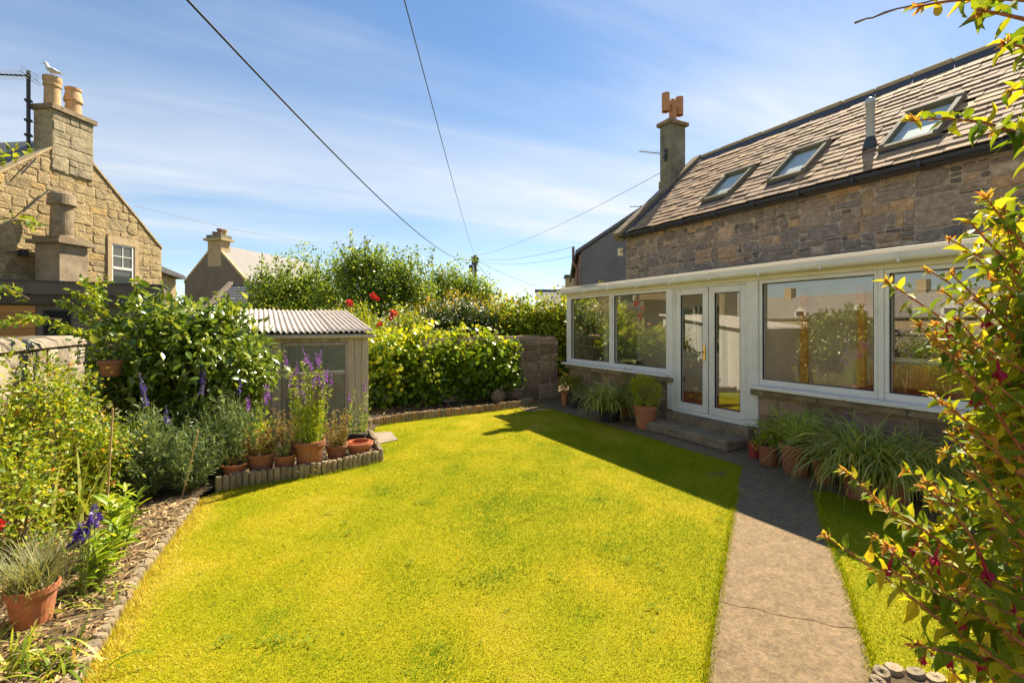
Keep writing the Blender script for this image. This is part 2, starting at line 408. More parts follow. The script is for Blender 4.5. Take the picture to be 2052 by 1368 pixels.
M_grass = leaf_mat('grass', [(0.0, (0.095, 0.210, 0.007)), (0.35, (0.267, 0.339, 0.007)), (0.65, (0.426, 0.416, 0.008)), (0.85, (0.532, 0.454, 0.029)), (1.0, (0.682, 0.543, 0.119))], trans=0.35, rough=0.8, spec=0.06, tcol=(1.25, 1.15, 0.5))
def lawn_mat():
    m, nt, b = new_mat('turf'); setb(b, rough=0.95, spec=0.1)
    a = ramp(nt, noise(nt, 130, 4, 0.75, 'World'), [(0.30, (0.10, 0.11, 0.006)), (0.5, (0.37, 0.325, 0.010)), (0.7, (0.56, 0.44, 0.018))])
    c = ramp(nt, noise(nt, 1.6, 5, 0.65, 'World'), [(0.3, (0.75, 0.9, 0.7)), (0.7, (1.1, 1.02, 1.1))])
    nt.links.new(mixc(nt, 1.0, a, c, 'MULTIPLY'), b.inputs['Base Color'])
    bump(nt, b, noise(nt, 120, 4, 0.7, 'World'), 0.8, 0.02)
    return m
M_turf = lawn_mat()
LBG = [(0, (0.068, 0.124, 0.015)), (0.5, (0.142, 0.213, 0.025)), (0.85, (0.248, 0.307, 0.040)), (1, (0.404, 0.436, 0.089))]
M_leafbig = leaf_mat('leaf_big', LBG, trans=0.36, rough=0.24, spec=0.6)
M_leafbig_o = leaf_mat_obj('leaf_big_single', LBG, trans=0.36, rough=0.24, spec=0.6)
M_leafyel = leaf_mat('leaf_yellow_green', [(0, (0.082, 0.157, 0.012)), (0.4, (0.233, 0.314, 0.017)), (0.85, (0.420, 0.444, 0.029)), (0.94, (0.490, 0.366, 0.046)), (1, (0.443, 0.197, 0.046))], trans=0.42)
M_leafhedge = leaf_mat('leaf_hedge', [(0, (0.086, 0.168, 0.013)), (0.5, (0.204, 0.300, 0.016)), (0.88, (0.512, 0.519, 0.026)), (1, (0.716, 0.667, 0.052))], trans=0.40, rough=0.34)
M_leafhedge_o = leaf_mat_obj('leaf_hedge_single', [(0, (0.103, 0.183, 0.013)), (0.5, (0.238, 0.334, 0.016)), (0.85, (0.545, 0.550, 0.026)), (1, (0.768, 0.701, 0.052))], trans=0.40, rough=0.34)
M_leafgold = leaf_mat('leaf_gold', [(0, (0.100, 0.126, 0.011)), (0.4, (0.280, 0.264, 0.022)), (0.8, (0.440, 0.348, 0.033)), (1, (0.400, 0.211, 0.043))], trans=0.42)
M_leaftree = leaf_mat('leaf_tree', [(0, (0.076, 0.145, 0.014)), (0.5, (0.184, 0.271, 0.023)), (0.9, (0.320, 0.402, 0.042)), (1, (0.443, 0.504, 0.108))], trans=0.45, rough=0.4)
M_leafdark = leaf_mat('leaf_dark', [(0, (0.025, 0.058, 0.012)), (0.7, (0.069, 0.109, 0.020)), (1, (0.138, 0.173, 0.035))], trans=0.3, rough=0.4)
M_silver = leaf_mat('leaf_silver', [(0, (0.076, 0.128, 0.047)), (0.6, (0.162, 0.230, 0.089)), (1, (0.323, 0.374, 0.187))], trans=0.35, rough=0.55)
M_lav = leaf_mat('leaf_grey_green', [(0, (0.135, 0.162, 0.054)), (0.6, (0.270, 0.284, 0.115)), (1, (0.486, 0.446, 0.230))], trans=0.35, rough=0.6)
M_strap = leaf_mat('leaf_strap', [(0, (0.161, 0.213, 0.028)), (0.6, (0.368, 0.414, 0.065)), (0.93, (0.632, 0.605, 0.160)), (1, (0.759, 0.482, 0.150))], trans=0.35, rough=0.3)
M_lime = leaf_mat('leaf_lime', [(0, (0.135, 0.230, 0.016)), (0.6, (0.284, 0.405, 0.027)), (1, (0.486, 0.513, 0.054))], trans=0.42)
M_fern = leaf_mat('leaf_fern', [(0, (0.18, 0.26, 0.016)), (0.6, (0.36, 0.43, 0.028)), (1, (0.55, 0.56, 0.06))], trans=0.42)
M_conifer = leaf_mat('leaf_conifer', [(0, (0.169, 0.221, 0.014)), (0.6, (0.390, 0.416, 0.022)), (1, (0.624, 0.598, 0.048))], trans=0.25, rough=0.6)
M_dry = leaf_mat('leaf_dry', [(0, (0.16, 0.09, 0.035)), (0.5, (0.33, 0.20, 0.07)), (0.8, (0.40, 0.30, 0.09)), (1, (0.22, 0.26, 0.04))], trans=0.35, rough=0.7)
M_litter = leaf_mat('litter', [(0, (0.162, 0.101, 0.047)), (0.5, (0.405, 0.270, 0.135)), (0.85, (0.621, 0.472, 0.257)), (1, (0.378, 0.378, 0.068))], trans=0.15, rough=0.8, spec=0.15)
FU = [(0, (0.075, 0.14, 0.013)), (0.45, (0.20, 0.26, 0.016)), (0.85, (0.42, 0.39, 0.02)), (0.965, (0.55, 0.42, 0.03)), (1, (0.52, 0.22, 0.05))]
M_fuch = leaf_mat('leaf_fuchsia', FU, trans=0.52, rough=0.5, spec=0.2)
M_fuch_o = leaf_mat_obj('leaf_fuchsia_single', FU, trans=0.52, rough=0.5, spec=0.2)
M_clover = leaf_mat('leaf_clover', [(0, (0.09, 0.15, 0.015)), (1, (0.20, 0.26, 0.03))], trans=0.3, rough=0.9, spec=0.05)
M_fuchtip = leaf_mat('leaf_fuchsia_tip', [(0, (0.42, 0.36, 0.05)), (0.6, (0.50, 0.28, 0.07)), (1, (0.46, 0.15, 0.05))], trans=0.45)
M_stem = plain_mat('red_stem', (0.36, 0.12, 0.07), 0.6, 0.3, 0.2, 30)
M_twig = plain_mat('brown_twig', (0.20, 0.14, 0.085), 0.8, 0.2, 0.2, 30)
M_greenstem = plain_mat('green_stem', (0.16, 0.20, 0.04), 0.6, 0.3, 0.2, 30)
M_purple = leaf_mat('petal_purple', [(0, (0.20, 0.05, 0.34)), (0.6, (0.34, 0.09, 0.52)), (1, (0.52, 0.22, 0.66))], trans=0.4, tcol=(1.2, 1.0, 1.2))
M_indigo = leaf_mat('petal_indigo', [(0, (0.055, 0.03, 0.20)), (0.6, (0.10, 0.05, 0.33)), (1, (0.22, 0.12, 0.50))], trans=0.35, tcol=(1.1, 1.0, 1.2))
M_rose = leaf_mat('petal_red', [(0, (0.50, 0.03, 0.03)), (1, (0.72, 0.08, 0.06))], trans=0.3, tcol=(1.2, 0.8, 0.8))
M_crimson = leaf_mat('petal_crimson', [(0, (0.30, 0.008, 0.035)), (1, (0.48, 0.015, 0.06))], trans=0.4, tcol=(1.2, 0.8, 0.8))
M_petalwhite = leaf_mat('petal_white', [(0, (0.55, 0.50, 0.36)), (1, (0.75, 0.72, 0.6))], trans=0.3, tcol=(1, 1, 1))

def poly_roof():
    m, nt, b = new_mat('translucent_roof'); setb(b, rough=0.4)
    b.inputs['Base Color'].default_value = (0.75, 0.72, 0.66, 1)
    tr = nt.nodes.new('ShaderNodeBsdfTranslucent'); tr.inputs[0].default_value = (0.80, 0.76, 0.68, 1)
    mx = nt.nodes.new('ShaderNodeMixShader'); mx.inputs[0].default_value = 0.55
    nt.links.new(b.outputs[0], mx.inputs[1]); nt.links.new(tr.outputs[0], mx.inputs[2])
    nt.links.new(mx.outputs[0], nt.nodes['Material Output'].inputs['Surface']); return m
M_polyroof = poly_roof()

def pin_mat():
    if 'pinning' in MATS: return MATS['pinning']
    m, nt, b = new_mat('pinning'); setb(b, rough=0.9, spec=0.25)
    at = nt.nodes.new('ShaderNodeAttribute'); at.attribute_name = 'v'
    c = ramp(nt, at.outputs['Fac'], [(0.0, (0.15, 0.13, 0.115)), (0.3, (0.25, 0.20, 0.15)), (0.6, (0.32, 0.245, 0.17)), (0.85, (0.42, 0.27, 0.15)), (1.0, (0.40, 0.34, 0.27))])
    sh = ramp(nt, noise(nt, 11, 6, 0.65, 'World'), [(0.28, (0.55, 0.55, 0.55)), (0.72, (1.2, 1.2, 1.2))])
    nt.links.new(mixc(nt, 1.0, c, sh, 'MULTIPLY'), b.inputs['Base Color']); bump(nt, b, noise(nt, 28, 8, 0.7, 'World'), 0.8, 0.02); return m
# ------------------------------------------------------------------ rubble masonry, each stone its own piece
def split_rects(a0, a1, z0, z1, wr, hr, rng, big=0.18, lo=0.36):
    out = []; st = [(a0, a1, z0, z1)]
    while st:
        x0, x1, y0, y1 = st.pop(); w, h = x1-x0, y1-y0
        k = 1.7 if rng.random() < big else 1.0
        wm, hm = rng.uniform(*wr)*k, rng.uniform(*hr)*k
        if w > wm*1.35 or h > hm*1.35:
            if w/wm > h/hm:
                t = x0 + w*rng.uniform(lo, 1-lo); st += [(x0, t, y0, y1), (t, x1, y0, y1)]
            else:
                t = y0 + h*rng.uniform(lo, 1-lo); st += [(x0, x1, y0, t), (x0, x1, t, y1)]
        else: out.append((x0, x1, y0, y1))
    return out
def clip_poly(P, cl):
    nx, nz, c = cl; out = []
    for i in range(len(P)):
        p, q = P[i], P[(i+1) % len(P)]
        dp, dq = nx*p[0]+nz*p[1]-c, nx*q[0]+nz*q[1]-c
        if dp <= 0: out.append(p)
        if dp*dq < 0:
            t = dp/(dp-dq); out.append((p[0]+(q[0]-p[0])*t, p[1]+(q[1]-p[1])*t))
    return out
def rubble(parent, mat, rect, fr, wr, hr, seed, gap=0.012, depth=0.03, cut=0.25, clips=(), holes=(), big=0.18, name='stone', rects=None, lo=0.36, cap=None):
    rng = random.Random(seed); n = 0; JN = MB()
    RL = rects or split_rects(*rect, wr, hr, rng, big, lo); lim = 0
    if cap and len(RL) > cap: lim = sorted(((r[1]-r[0])*(r[3]-r[2]) for r in RL), reverse=True)[cap]
    for (x0, x1, y0, y1) in RL:
        w, h = x1-x0, y1-y0; m = min(w, h); j = m*0.09
        def cr(): return m*rng.uniform(0.04, cut)
        P = []
        for (cx, cy, sx, sy) in ((x0, y0, 1, 1), (x1, y0, -1, 1), (x1, y1, -1, -1), (x0, y1, 1, -1)):
            g = gap*rng.uniform(0.5, 1.4); c1, c2 = cr(), cr()
            A = (cx+sx*g, cy+sy*(g+c2)); B = (cx+sx*(g+c1), cy+sy*g)
            P += [A, B] if sx*sy > 0 else [B, A]
        P = [(p[0]+rng.uniform(-j, j)*0.5, p[1]+rng.uniform(-j, j)*0.5) for p in P]
        for c in clips: P = clip_poly(P, c)
        for (hx0, hx1, hz0, hz1) in holes:
            if not P: break
            cx = sum(p[0] for p in P)/len(P); cz = sum(p[1] for p in P)/len(P)
            if hx0 < cx < hx1 and hz0 < cz < hz1: P = []
            else:
                # trim against the nearest side of the opening
                if min(p[0] for p in P) < hx1 and max(p[0] for p in P) > hx0 and min(p[1] for p in P) < hz1 and max(p[1] for p in P) > hz0:
                    best = max(((hx0-cx), (1, 0, hx0)), ((cx-hx1), (-1, 0, -hx1)), ((hz0-cz), (0, 1, hz0)), ((cz-hz1), (0, -1, -hz1)))
                    P = clip_poly(P, best[1])
        if len(P) < 3: continue
        k = len(P); cx = sum(p[0] for p in P)/k; cz = sum(p[1] for p in P)/k
        if max(p[0] for p in P)-min(p[0] for p in P) < 0.025 or max(p[1] for p in P)-min(p[1] for p in P) < 0.02: continue
        d = depth*rng.uniform(0.45, 1.25); sh = 1-min(0.35, 0.018/max(m*0.5, 0.02))
        V = [fr(p[0], p[1], -0.02) for p in P] + [fr(p[0], p[1], d*0.5) for p in P] \
          + [fr(cx+(p[0]-cx)*sh, cz+(p[1]-cz)*sh, d*rng.uniform(0.8, 1.15)) for p in P] + [fr(cx, cz, d*rng.uniform(0.9, 1.4))]
        Fs = []
        for i in range(k):
            i2 = (i+1) % k
            Fs += [(i, i2, k+i2, k+i), (k+i, k+i2, 2*k+i2, 2*k+i), (2*k+i, 2*k+i2, 3*k)]
        o = MB().add(V, Fs); org = fr(cx, cz, 0)
        # outward orientation
        Va = o.v[0]; f0 = Fs[2]; nr = np.cross(Va[f0[1]]-Va[f0[0]], Va[f0[2]]-Va[f0[0]])
        if np.dot(nr, np.array(fr(cx, cz, 1))-np.array(fr(cx, cz, 0))) < 0: o.f = [tuple(reversed(f)) for f in o.f]
        if (x1-x0)*(y1-y0) <= lim: JN.add(o.v[0], o.f, rng.random())
        else: o.build(name, mat, parent, org=org); n += 1
    if JN.n: JN.build('pinning_stones', pin_mat(), parent)['kind'] = 'stuff'
    return n

# ------------------------------------------------------------------ ground, lawn, beds, path
def flat(name, poly, z, mat, kind='structure', parent=None):
    n = len(poly); ar = sum(poly[i][0]*poly[(i+1)%n][1]-poly[(i+1)%n][0]*poly[i][1] for i in range(n))
    if ar < 0: poly = poly[::-1]
    o = MB().add([(p[0], p[1], z) for p in poly], [tuple(range(n))]).build(name, mat, parent)
    if kind: o['kind'] = kind
    return o
M_earth = rock_mat('rough_ground', [(0.3, (0.09, 0.10, 0.03)), (0.7, (0.16, 0.15, 0.06))], per_object=False, sc=3)
flat('ground', [(-500, -500), (500, -500), (500, 700), (-500, 700)], -0.03, M_earth)

def g2(*pp): return [tuple(G(a, b)[:2]) for a, b in pp]
LEFT_EDGE = g2((150, 1368), (200, 1290), (270, 1170), (330, 1090), (394, 1005))
LEFT_EDGE = [(-0.55, 1.2), (-0.70, 2.2)] + LEFT_EDGE
FRONT_EDGE = g2((432, 985), (500, 972), (570, 962), (640, 951), (705, 938), (764, 924))
SIDE_EDGE = g2((764, 924), (741, 880))
BACK_EDGE = g2((742, 856), (800, 846), (870, 837), (940, 829), (1000, 822), (1040, 816), (1070, 808))
PATH_L = g2((1487, 938), (1478, 985), (1464, 1065), (1452, 1140), (1440, 1205), (1428, 1290), (1418, 1368)) + [tuple(C2W(0.86, 1.9)), tuple(C2W(0.78, 1.2)), tuple(C2W(0.6, -1.5))]
PATH_R = g2((1632, 985), (1652, 1065), (1690, 1160), (1722, 1255), (1738, 1310), (1750, 1368)) + [tuple(C2W(1.62, 1.9)), tuple(C2W(1.55, 1.2)), tuple(C2W(1.4, -1.5))]
KERB_X = 5.28
lawn_poly = [(-0.4, -2.0)] + LEFT_EDGE + FRONT_EDGE + SIDE_EDGE[1:] + [tuple(G(740, 860)[:2])] + BACK_EDGE + [(KERB_X, 8.9), (KERB_X, 7.2), (KERB_X, PATH_L[0][1])] + PATH_L
flat('lawn', lawn_poly, 0.0, M_turf)
rlawn_poly = [PATH_R[0]] + [(KERB_X, PATH_R[0][1]-0.02), (KERB_X, 0.2), (3.2, -1.0)] + [PATH_R[i] for i in (8, 7, 6, 5, 4, 3, 2, 1)]
rlawn_poly = [PATH_R[0], (KERB_X, PATH_R[0][1]-0.05), (KERB_X, -1.0), (PATH_R[8][0]+0.3, -1.0)] + PATH_R[8:0:-1]
flat('lawn', rlawn_poly, 0.0, M_turf)
# concrete path in the pieces that the cracks have left, dark gap between them
path = thing('path', None, None); path['kind'] = 'structure'; path['label'] = 'cracked buff concrete path running to the conservatory steps'
def lerp(p, q, t): return (p[0]+(q[0]-p[0])*t, p[1]+(q[1]-p[1])*t)
crackA = g2((1440, 1207), (1480, 1219), (1516, 1222), (1545, 1233), (1590, 1241), (1630, 1246), (1668, 1259), (1721, 1262))
gp = 0.004
def shift(pl, d): return [(p[0]+d*ss, p[1]+d*cc) for p in pl]
pieceA = [PATH_L[0]] + PATH_L[1:4] + [crackA[0]] 
pieceA = PATH_L[0:4] + shift(crackA, gp) + [PATH_R[2], PATH_R[1], PATH_R[0], (KERB_X, PATH_R[0][1]), (KERB_X, PATH_L[0][1])]
pieceB = shift(crackA, -gp) + [PATH_R[4], PATH_R[5]] + PATH_R[6:] + PATH_L[:4:-1]
for pc in (pieceA, pieceB):
    MB().prism(pc, -0.028, 0.012).build('path_slab', M_conc, path)
ys = [-3.0, 1.6, 3.9, 6.35, 8.4, 10.2, 13.5]
for y0, y1 in zip(ys[:-1], ys[1:]):
    x1 = 6.19
    MB().prism([(KERB_X+0.004, y0+0.006), (x1, y0+0.006), (x1, y1-0.006), (KERB_X+0.004, y1-0.006)] if y1 < 10 else
               [(KERB_X-0.5, y0+0.006), (7.6, y0+0.006), (7.6, y1-0.006), (KERB_X-0.5, y1-0.006)], -0.028, 0.010).build('path_slab', M_conc, path)
MB().prism([(KERB_X+0.004, 9.1), (KERB_X+0.004, 10.19), (KERB_X-0.6, 10.19), (KERB_X-0.25, 9.3)], -0.028, 0.009).build('path_slab', M_conc, path)

left_bed = [(-0.4, -2.0)] + LEFT_EDGE + [FRONT_EDGE[0]] + [(0.0, 6.3), (-0.2, 8.2), (-2.2, 8.2), (-2.2, -2.0)]
flat('soil_bed', left_bed, 0.05, M_mulch)
front_bed = FRONT_EDGE + SIDE_EDGE[1:] + [(1.75, 8.26), (-0.15, 8.26), (0.02, 6.3)]
flat('soil_bed', front_bed, 0.075, M_soil)
back_bed = BACK_EDGE + [(5.0, 10.3), (1.0, 11.0), (1.72, 8.4)]
flat('soil_bed', back_bed, 0.07, M_soil)

# ------------------------------------------------------------------ main stone house
XW = 8.40; YC = 9.77; EZ, RZ = 4.05, 6.43; EX, RX = 8.20, 11.04
house = thing('stone_house', 'long rubble stone cottage with slate roof and skylights behind the conservatory', 'house', (XW, YC, 0))
MB().box(XW, 2*RX-XW, -9, YC, -0.03, 4.10).build('wall', M_mortar, house)
rubble(house, M_rubble, (1.05, 9.76, 2.55, 4.10), lambda a, z, d: (XW-d, a, z), (0.15, 0.36), (0.08, 0.20), 11, gap=0.011, depth=0.026, cut=0.42, big=0.30, lo=0.20, cap=300)
sl = np.array([RX-EX, 0, RZ-EZ]); SLEN = np.linalg.norm(sl); sl /= SLEN; sn = np.array([-sl[2], 0, sl[0]])
def RP(s, y, d=0.0): return np.array([EX, y, EZ]) + sl*s + sn*d
roof = MB()
roof.add([(EX, -9, EZ-0.02), (RX, -9, RZ-0.02), (RX, YC-0.05, RZ-0.02), (EX, YC-0.05, EZ-0.02), (2*RX-EX, -9, EZ-0.02), (2*RX-EX, YC-0.05, EZ-0.02)],
         [(0, 1, 2, 3), (1, 4, 5, 2), (0, 4, 1), (3, 2, 5), (0, 3, 5, 4)])
roof = roof.build('roof', M_slatedark, house)
# slates
rng = random.Random(5)
def slate_mesh(w, l, k):
    b = MB(); j = [rng.uniform(-0.016, 0.016) for _ in range(4)]
    t = 0.015
    b.add([(-w/2, j[0], 0), (w/2, j[1], 0), (w/2+j[2]*0.2, l, 0), (-w/2, l, 0), (-w/2, j[0], t), (w/2, j[1], t), (w/2, l, t*0.7), (-w/2, l, t*0.7)],
          [(3,2,1,0),(4,5,6,7),(0,1,5,4),(1,2,6,5),(2,3,7,6),(3,0,4,7)])
    return b
EXPO = 0.182; rows = int((SLEN-0.30)/EXPO)
sky_px = [[(1410.5, 411), (1474.7, 388.5), (1512.5, 337.5), (1451.6, 359)], [(1543, 373), (1619.5, 347), (1665, 289), (1586.5, 312.6)], [(1765.7, 311), (1890, 272), (1934, 197.5), (1815, 236)]]
def on_roof(px, py):
    r = ray(px, py); p0 = RP(0, 0); t = np.dot(p0-EYE, sn)/np.dot(r, sn); p = EYE+r*t
    return float(np.dot(p-p0, sl)), float(p[1])
SKY = []
for q in sky_px:
    pts = [on_roof(*p) for p in q]
    s0 = (pts[0][0]+pts[1][0])/2; s1 = (pts[2][0]+pts[3][0])/2
    y0 = (pts[1][1]+pts[2][1])/2; y1 = (pts[0][1]+pts[3][1])/2
    SKY.append((s0, s1, y0, y1))
sl_list = []
for i in range(rows):
    s = 0.0 + i*EXPO; w0 = 0.31 - 0.07*i/rows
    y = 9.60 - (0.5*w0 if i % 2 else 0)
    while y > -1.8:
        w = w0*rng.uniform(0.82, 1.18); yc = y-w/2; y -= w
        if any(a-0.10 < s+0.12 and s < b+0.02 and c-0.02 < yc < d+0.02 for a, b, c, d in SKY): continue
        sl_list.append((s, yc, w, rng.uniform(-0.006, 0.006), rng.uniform(0.014, 0.030)))
meshes = {}
def dist_cam(s, y): return np.linalg.norm(RP(s, y)-EYE)
inview = [e for e in sl_list if e[1] > 1.9]
inview.sort(key=lambda e: dist_cam(e[0], e[1]))
single = set(id(e) for e in inview[:300])
B1 = MB()
for e in sl_list:
    s, yc, w, tw, lift = e
    kw = round(w, 2)
    if kw not in meshes: meshes[kw] = [None, slate_mesh(kw-0.011, 0.30, 0)]
    R = Matrix(((0, sl[0], sn[0]), (-1, sl[1], sn[1]), (0, sl[2], sn[2])))
    R = R @ Matrix.Rotation(-0.062-lift*0.6, 3, 'X') @ Matrix.Rotation(tw*4, 3, 'Z')
    loc = RP(s, yc, 0.012+lift)
    if id(e) in single:
        if meshes[kw][0] is None:
            me = bpy.data.meshes.new('slate'); mb = meshes[kw][1]
            me.from_pydata(mb.v[0].tolist(), [], mb.f); me.materials.append(M_slate); meshes[kw][0] = me
        o = bpy.data.objects.new('slate', meshes[kw][0]); COL.objects.link(o); o.parent = roof
        o.matrix_local = Matrix.Translation(Vector(loc-np.array(ORG[house.name]))) @ R.to_4x4()
    else:
        mb = meshes[kw][1]; V = mb.v[0] @ np.array(R).T + loc
        B1.add(V, mb.f, rng.random())
def slate_joined():
    m, nt, b = new_mat('slate_joined'); setb(b, rough=0.85, spec=0.25)
    at = nt.nodes.new('ShaderNodeAttribute'); at.attribute_name = 'v'
    c = ramp(nt, at.outputs['Fac'], SLT)
    sh = ramp(nt, noise(nt, 10, 6, 0.65, 'World'), [(0.28, (0.7, 0.7, 0.7)), (0.72, (1.2, 1.2, 1.2))])
    nt.links.new(mixc(nt, 1.0, c, sh, 'MULTIPLY'), b.inputs['Base Color']); return m
o = B1.build('slate_field', slate_joined(), roof); o['kind'] = 'stuff'
# ridge
ridge_shadow = MB().extrude([RP(SLEN-0.30, -9, 0.03), RP(SLEN+0.05, -9, 0.06), RP(SLEN+0.05, -9, 0.01), RP(SLEN-0.30, -9, 0.01)], (0, 18.6, 0)).build('ridge_shadow_band', M_lead, house)  # lead-coloured strip standing in for the ridge's shadow on the top slates
for k in range(19):
    y1 = 9.62-k*0.62
    MB().bbox(RX-0.08, RX+0.08, y1-0.612, y1, RZ-0.02, RZ+0.085+0.006*(k % 3), 0.025).build('ridge_stone', M_goldplain, house)
# skew coping at the gable, in lengths
nsk = 5
for k in range(nsk):
    a, b = (SLEN+0.10)*k/nsk, (SLEN+0.10)*(k+1)/nsk-0.008
    A, B = RP(a-0.12, 9.60, 0.13), RP(b-0.12, 9.60, 0.13)
    A2, B2 = RP(a-0.12, 9.60, -0.12), RP(b-0.12, 9.60, -0.12)
    MB().extrude([A, B, B2, A2], (0, 0.27, 0)).build('skew_stone', M_greystone, house)
MB().extrude([RP(-0.05, 9.42, 0.055), RP(SLEN-0.2, 9.42, 0.055), RP(SLEN-0.2, 9.42, 0.0), RP(-0.05, 9.42, 0.0)], (0, 0.175, 0)).build('skew_flashing', M_lead, house)
MB().extrude([(XW, YC-0.02, 4.1), (2*RX-XW, YC-0.02, 4.1), (RX, YC-0.02, RZ-0.05)], (0, 0.02, 0)).build('gable_wall', M_mortar, house)
# eaves gutter
gx = EX-0.07
prof = [(gx+0.06*math.cos(t), EZ-0.06+0.065*math.sin(t)) for t in np.linspace(math.pi, 2*math.pi, 9)]
prof = prof + [(gx+0.05*math.cos(t), EZ-0.06+0.055*math.sin(t)) for t in np.linspace(2*math.pi, math.pi, 9)]
MB().extrude([(p[0], -9, p[1]+0.02) for p in prof], (0, 18.72, 0)).build('gutter', M_iron, house)
MB().box(EX-0.02, XW+0.05, -9, 9.6, EZ-0.10, EZ-0.03).build('eaves_board', M_fascia, house)
for k in range(12):
    y = 9.3-k*0.85
    MB().box(gx-0.068, gx+0.075, y-0.02, y+0.02, EZ-0.115, EZ-0.03).build('gutter_bracket', M_iron, house)
# skylights
for (s0, s1, y0, y1) in SKY:
    fw = 0.075; sky = MB()
    def rbox(mb, sa, sb, ya, yb, da, db):
        V = [RP(a, y, d) for d in (da, db) for (a, y) in ((sa, ya), (sb, ya), (sb, yb), (sa, yb))]
        return mb.add(V, [(0,1,2,3),(7,6,5,4),(0,4,5,1),(1,5,6,2),(2,6,7,3),(3,7,4,0)])
    rbox(sky, s0, s0+fw, y0, y1, -0.01, 0.10); rbox(sky, s1-fw, s1, y0, y1, -0.01, 0.13)
    rbox(sky, s0+fw, s1-fw, y0, y0+fw*0.9, -0.01, 0.115); rbox(sky, s0+fw, s1-fw, y1-fw*0.9, y1, -0.01, 0.115)
    fr_ = sky.build('skylight', M_bronze, house)
    rbox(MB(), s0+fw+0.002, s1-fw-0.002, y0+fw*0.9+0.002, y1-fw*0.9-0.002, 0.060, 0.072).build('pane', M_skyglass, fr_)
    rbox(MB(), s0+fw+0.002, s1-fw-0.002, y0+fw*0.9+0.002, y1-fw*0.9-0.002, 0.012, 0.02).build('blind', M_paneblue, fr_)
    rbox(MB(), s0-0.10, s0-0.002, y0-0.06, y1+0.06, 0.020, 0.034).build('apron', M_lead, fr_)
# flue pipe
s, y = on_roof(1744, 300); p = RP(s, y)
ztop = EYE[2] + (HZ-197)/F*np.dot(p-EYE, [ss, cc, 0])
pipe = MB(); pipe.lathe(p, [(0.062, -0.1), (0.062, ztop-p[2]-0.10), (0.072, ztop-p[2]-0.10), (0.072, ztop-p[2]-0.05), (0.055, ztop-p[2]-0.01), (0.02, ztop-p[2]+0.01), (0.0, ztop-p[2]+0.012)], 20)
pipe.build('flue_pipe', M_greypipe, house, smooth=True)
fl = MB(); fl.lathe(p, [(0.115, 0.0), (0.085, 0.14), (0.066, 0.20)], 18).build('flue_collar', M_lead, house, smooth=True)
# chimney on the gable
ch = MB().bbox(9.95, 10.55, YC+0.02, YC+0.40, 0, 7.28, 0.015).build('chimney', M_chimney, house)
MB().bbox(9.87, 10.63, YC-0.06, YC+0.48, 7.28, 7.40, 0.03).build('chimney_cap', M_greystone, ch)
pc = (10.25, YC+0.21)
hp = MB(); hp.lathe((pc[0], pc[1], 0), [(0.125, 7.40), (0.10, 7.46), (0.10, 8.02), (0.08, 8.05), (0.0, 8.05)], 20)
hp.tube([(pc[0]-0.25, pc[1], 7.93), (pc[0]+0.25, pc[1], 7.93)], 0.085, 14)
for sx in (-0.26, 0.26):
    hp.lathe((pc[0]+sx, pc[1], 0), [(0.085, 7.68), (0.108, 7.66), (0.108, 8.17), (0.085, 8.17), (0.085, 7.70)], 20)
hp.build('chimney_pot', M_orange, ch, smooth=False)
MB().box(9.93, 10.57, YC+0.005, YC+0.42, 5.55, 5.75).build('chimney_band', M_greystone, ch)
a1 = thing('tv_aerial', 'horizontal television aerial on the tall chimney with an H shaped pot', 'aerial', (9.94, YC+0.2, 6.5))
MB().box(9.90, 9.948, YC+0.12, YC+0.20, 6.28, 6.6).build('bracket', M_iron, a1)
pA, pB = np.array([9.90, YC+0.16, 6.46]), np.array([9.17, YC+0.36, 6.48])
MB().tube([pA, pB], 0.012, 6).build('boom', M_alu, a1)
for t in np.linspace(0.05, 0.98, 9):
    q = pA+(pB-pA)*t; MB().tube([q+[-0.03, -0.12, 0], q+[0.03, 0.12, 0]], 0.006, 4).build('element', M_alu, a1)

# ------------------------------------------------------------------ conservatory
XG = 6.27
con = thing('conservatory', 'white framed lean-to conservatory with large panes along the stone house', 'conservatory', (XG, 4, 0))
YE = 9.20
def dwarf(y0, y1, seed):
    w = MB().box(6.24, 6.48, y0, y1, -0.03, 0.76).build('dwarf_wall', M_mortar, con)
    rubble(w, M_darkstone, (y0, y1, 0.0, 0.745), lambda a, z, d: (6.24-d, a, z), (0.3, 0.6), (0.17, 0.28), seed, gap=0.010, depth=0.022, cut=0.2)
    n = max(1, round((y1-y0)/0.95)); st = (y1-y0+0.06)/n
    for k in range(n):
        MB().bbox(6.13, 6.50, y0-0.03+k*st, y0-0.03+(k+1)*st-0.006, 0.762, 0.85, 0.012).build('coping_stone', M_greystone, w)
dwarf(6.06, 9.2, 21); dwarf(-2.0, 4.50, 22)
def wbox(name, x0, x1, y0, y1, z0, z1, parent=None, mat=None, b=0.006):
    return MB().bbox(x0, x1, y0, y1, z0, z1, b).build(name, mat or M_white, parent or con)
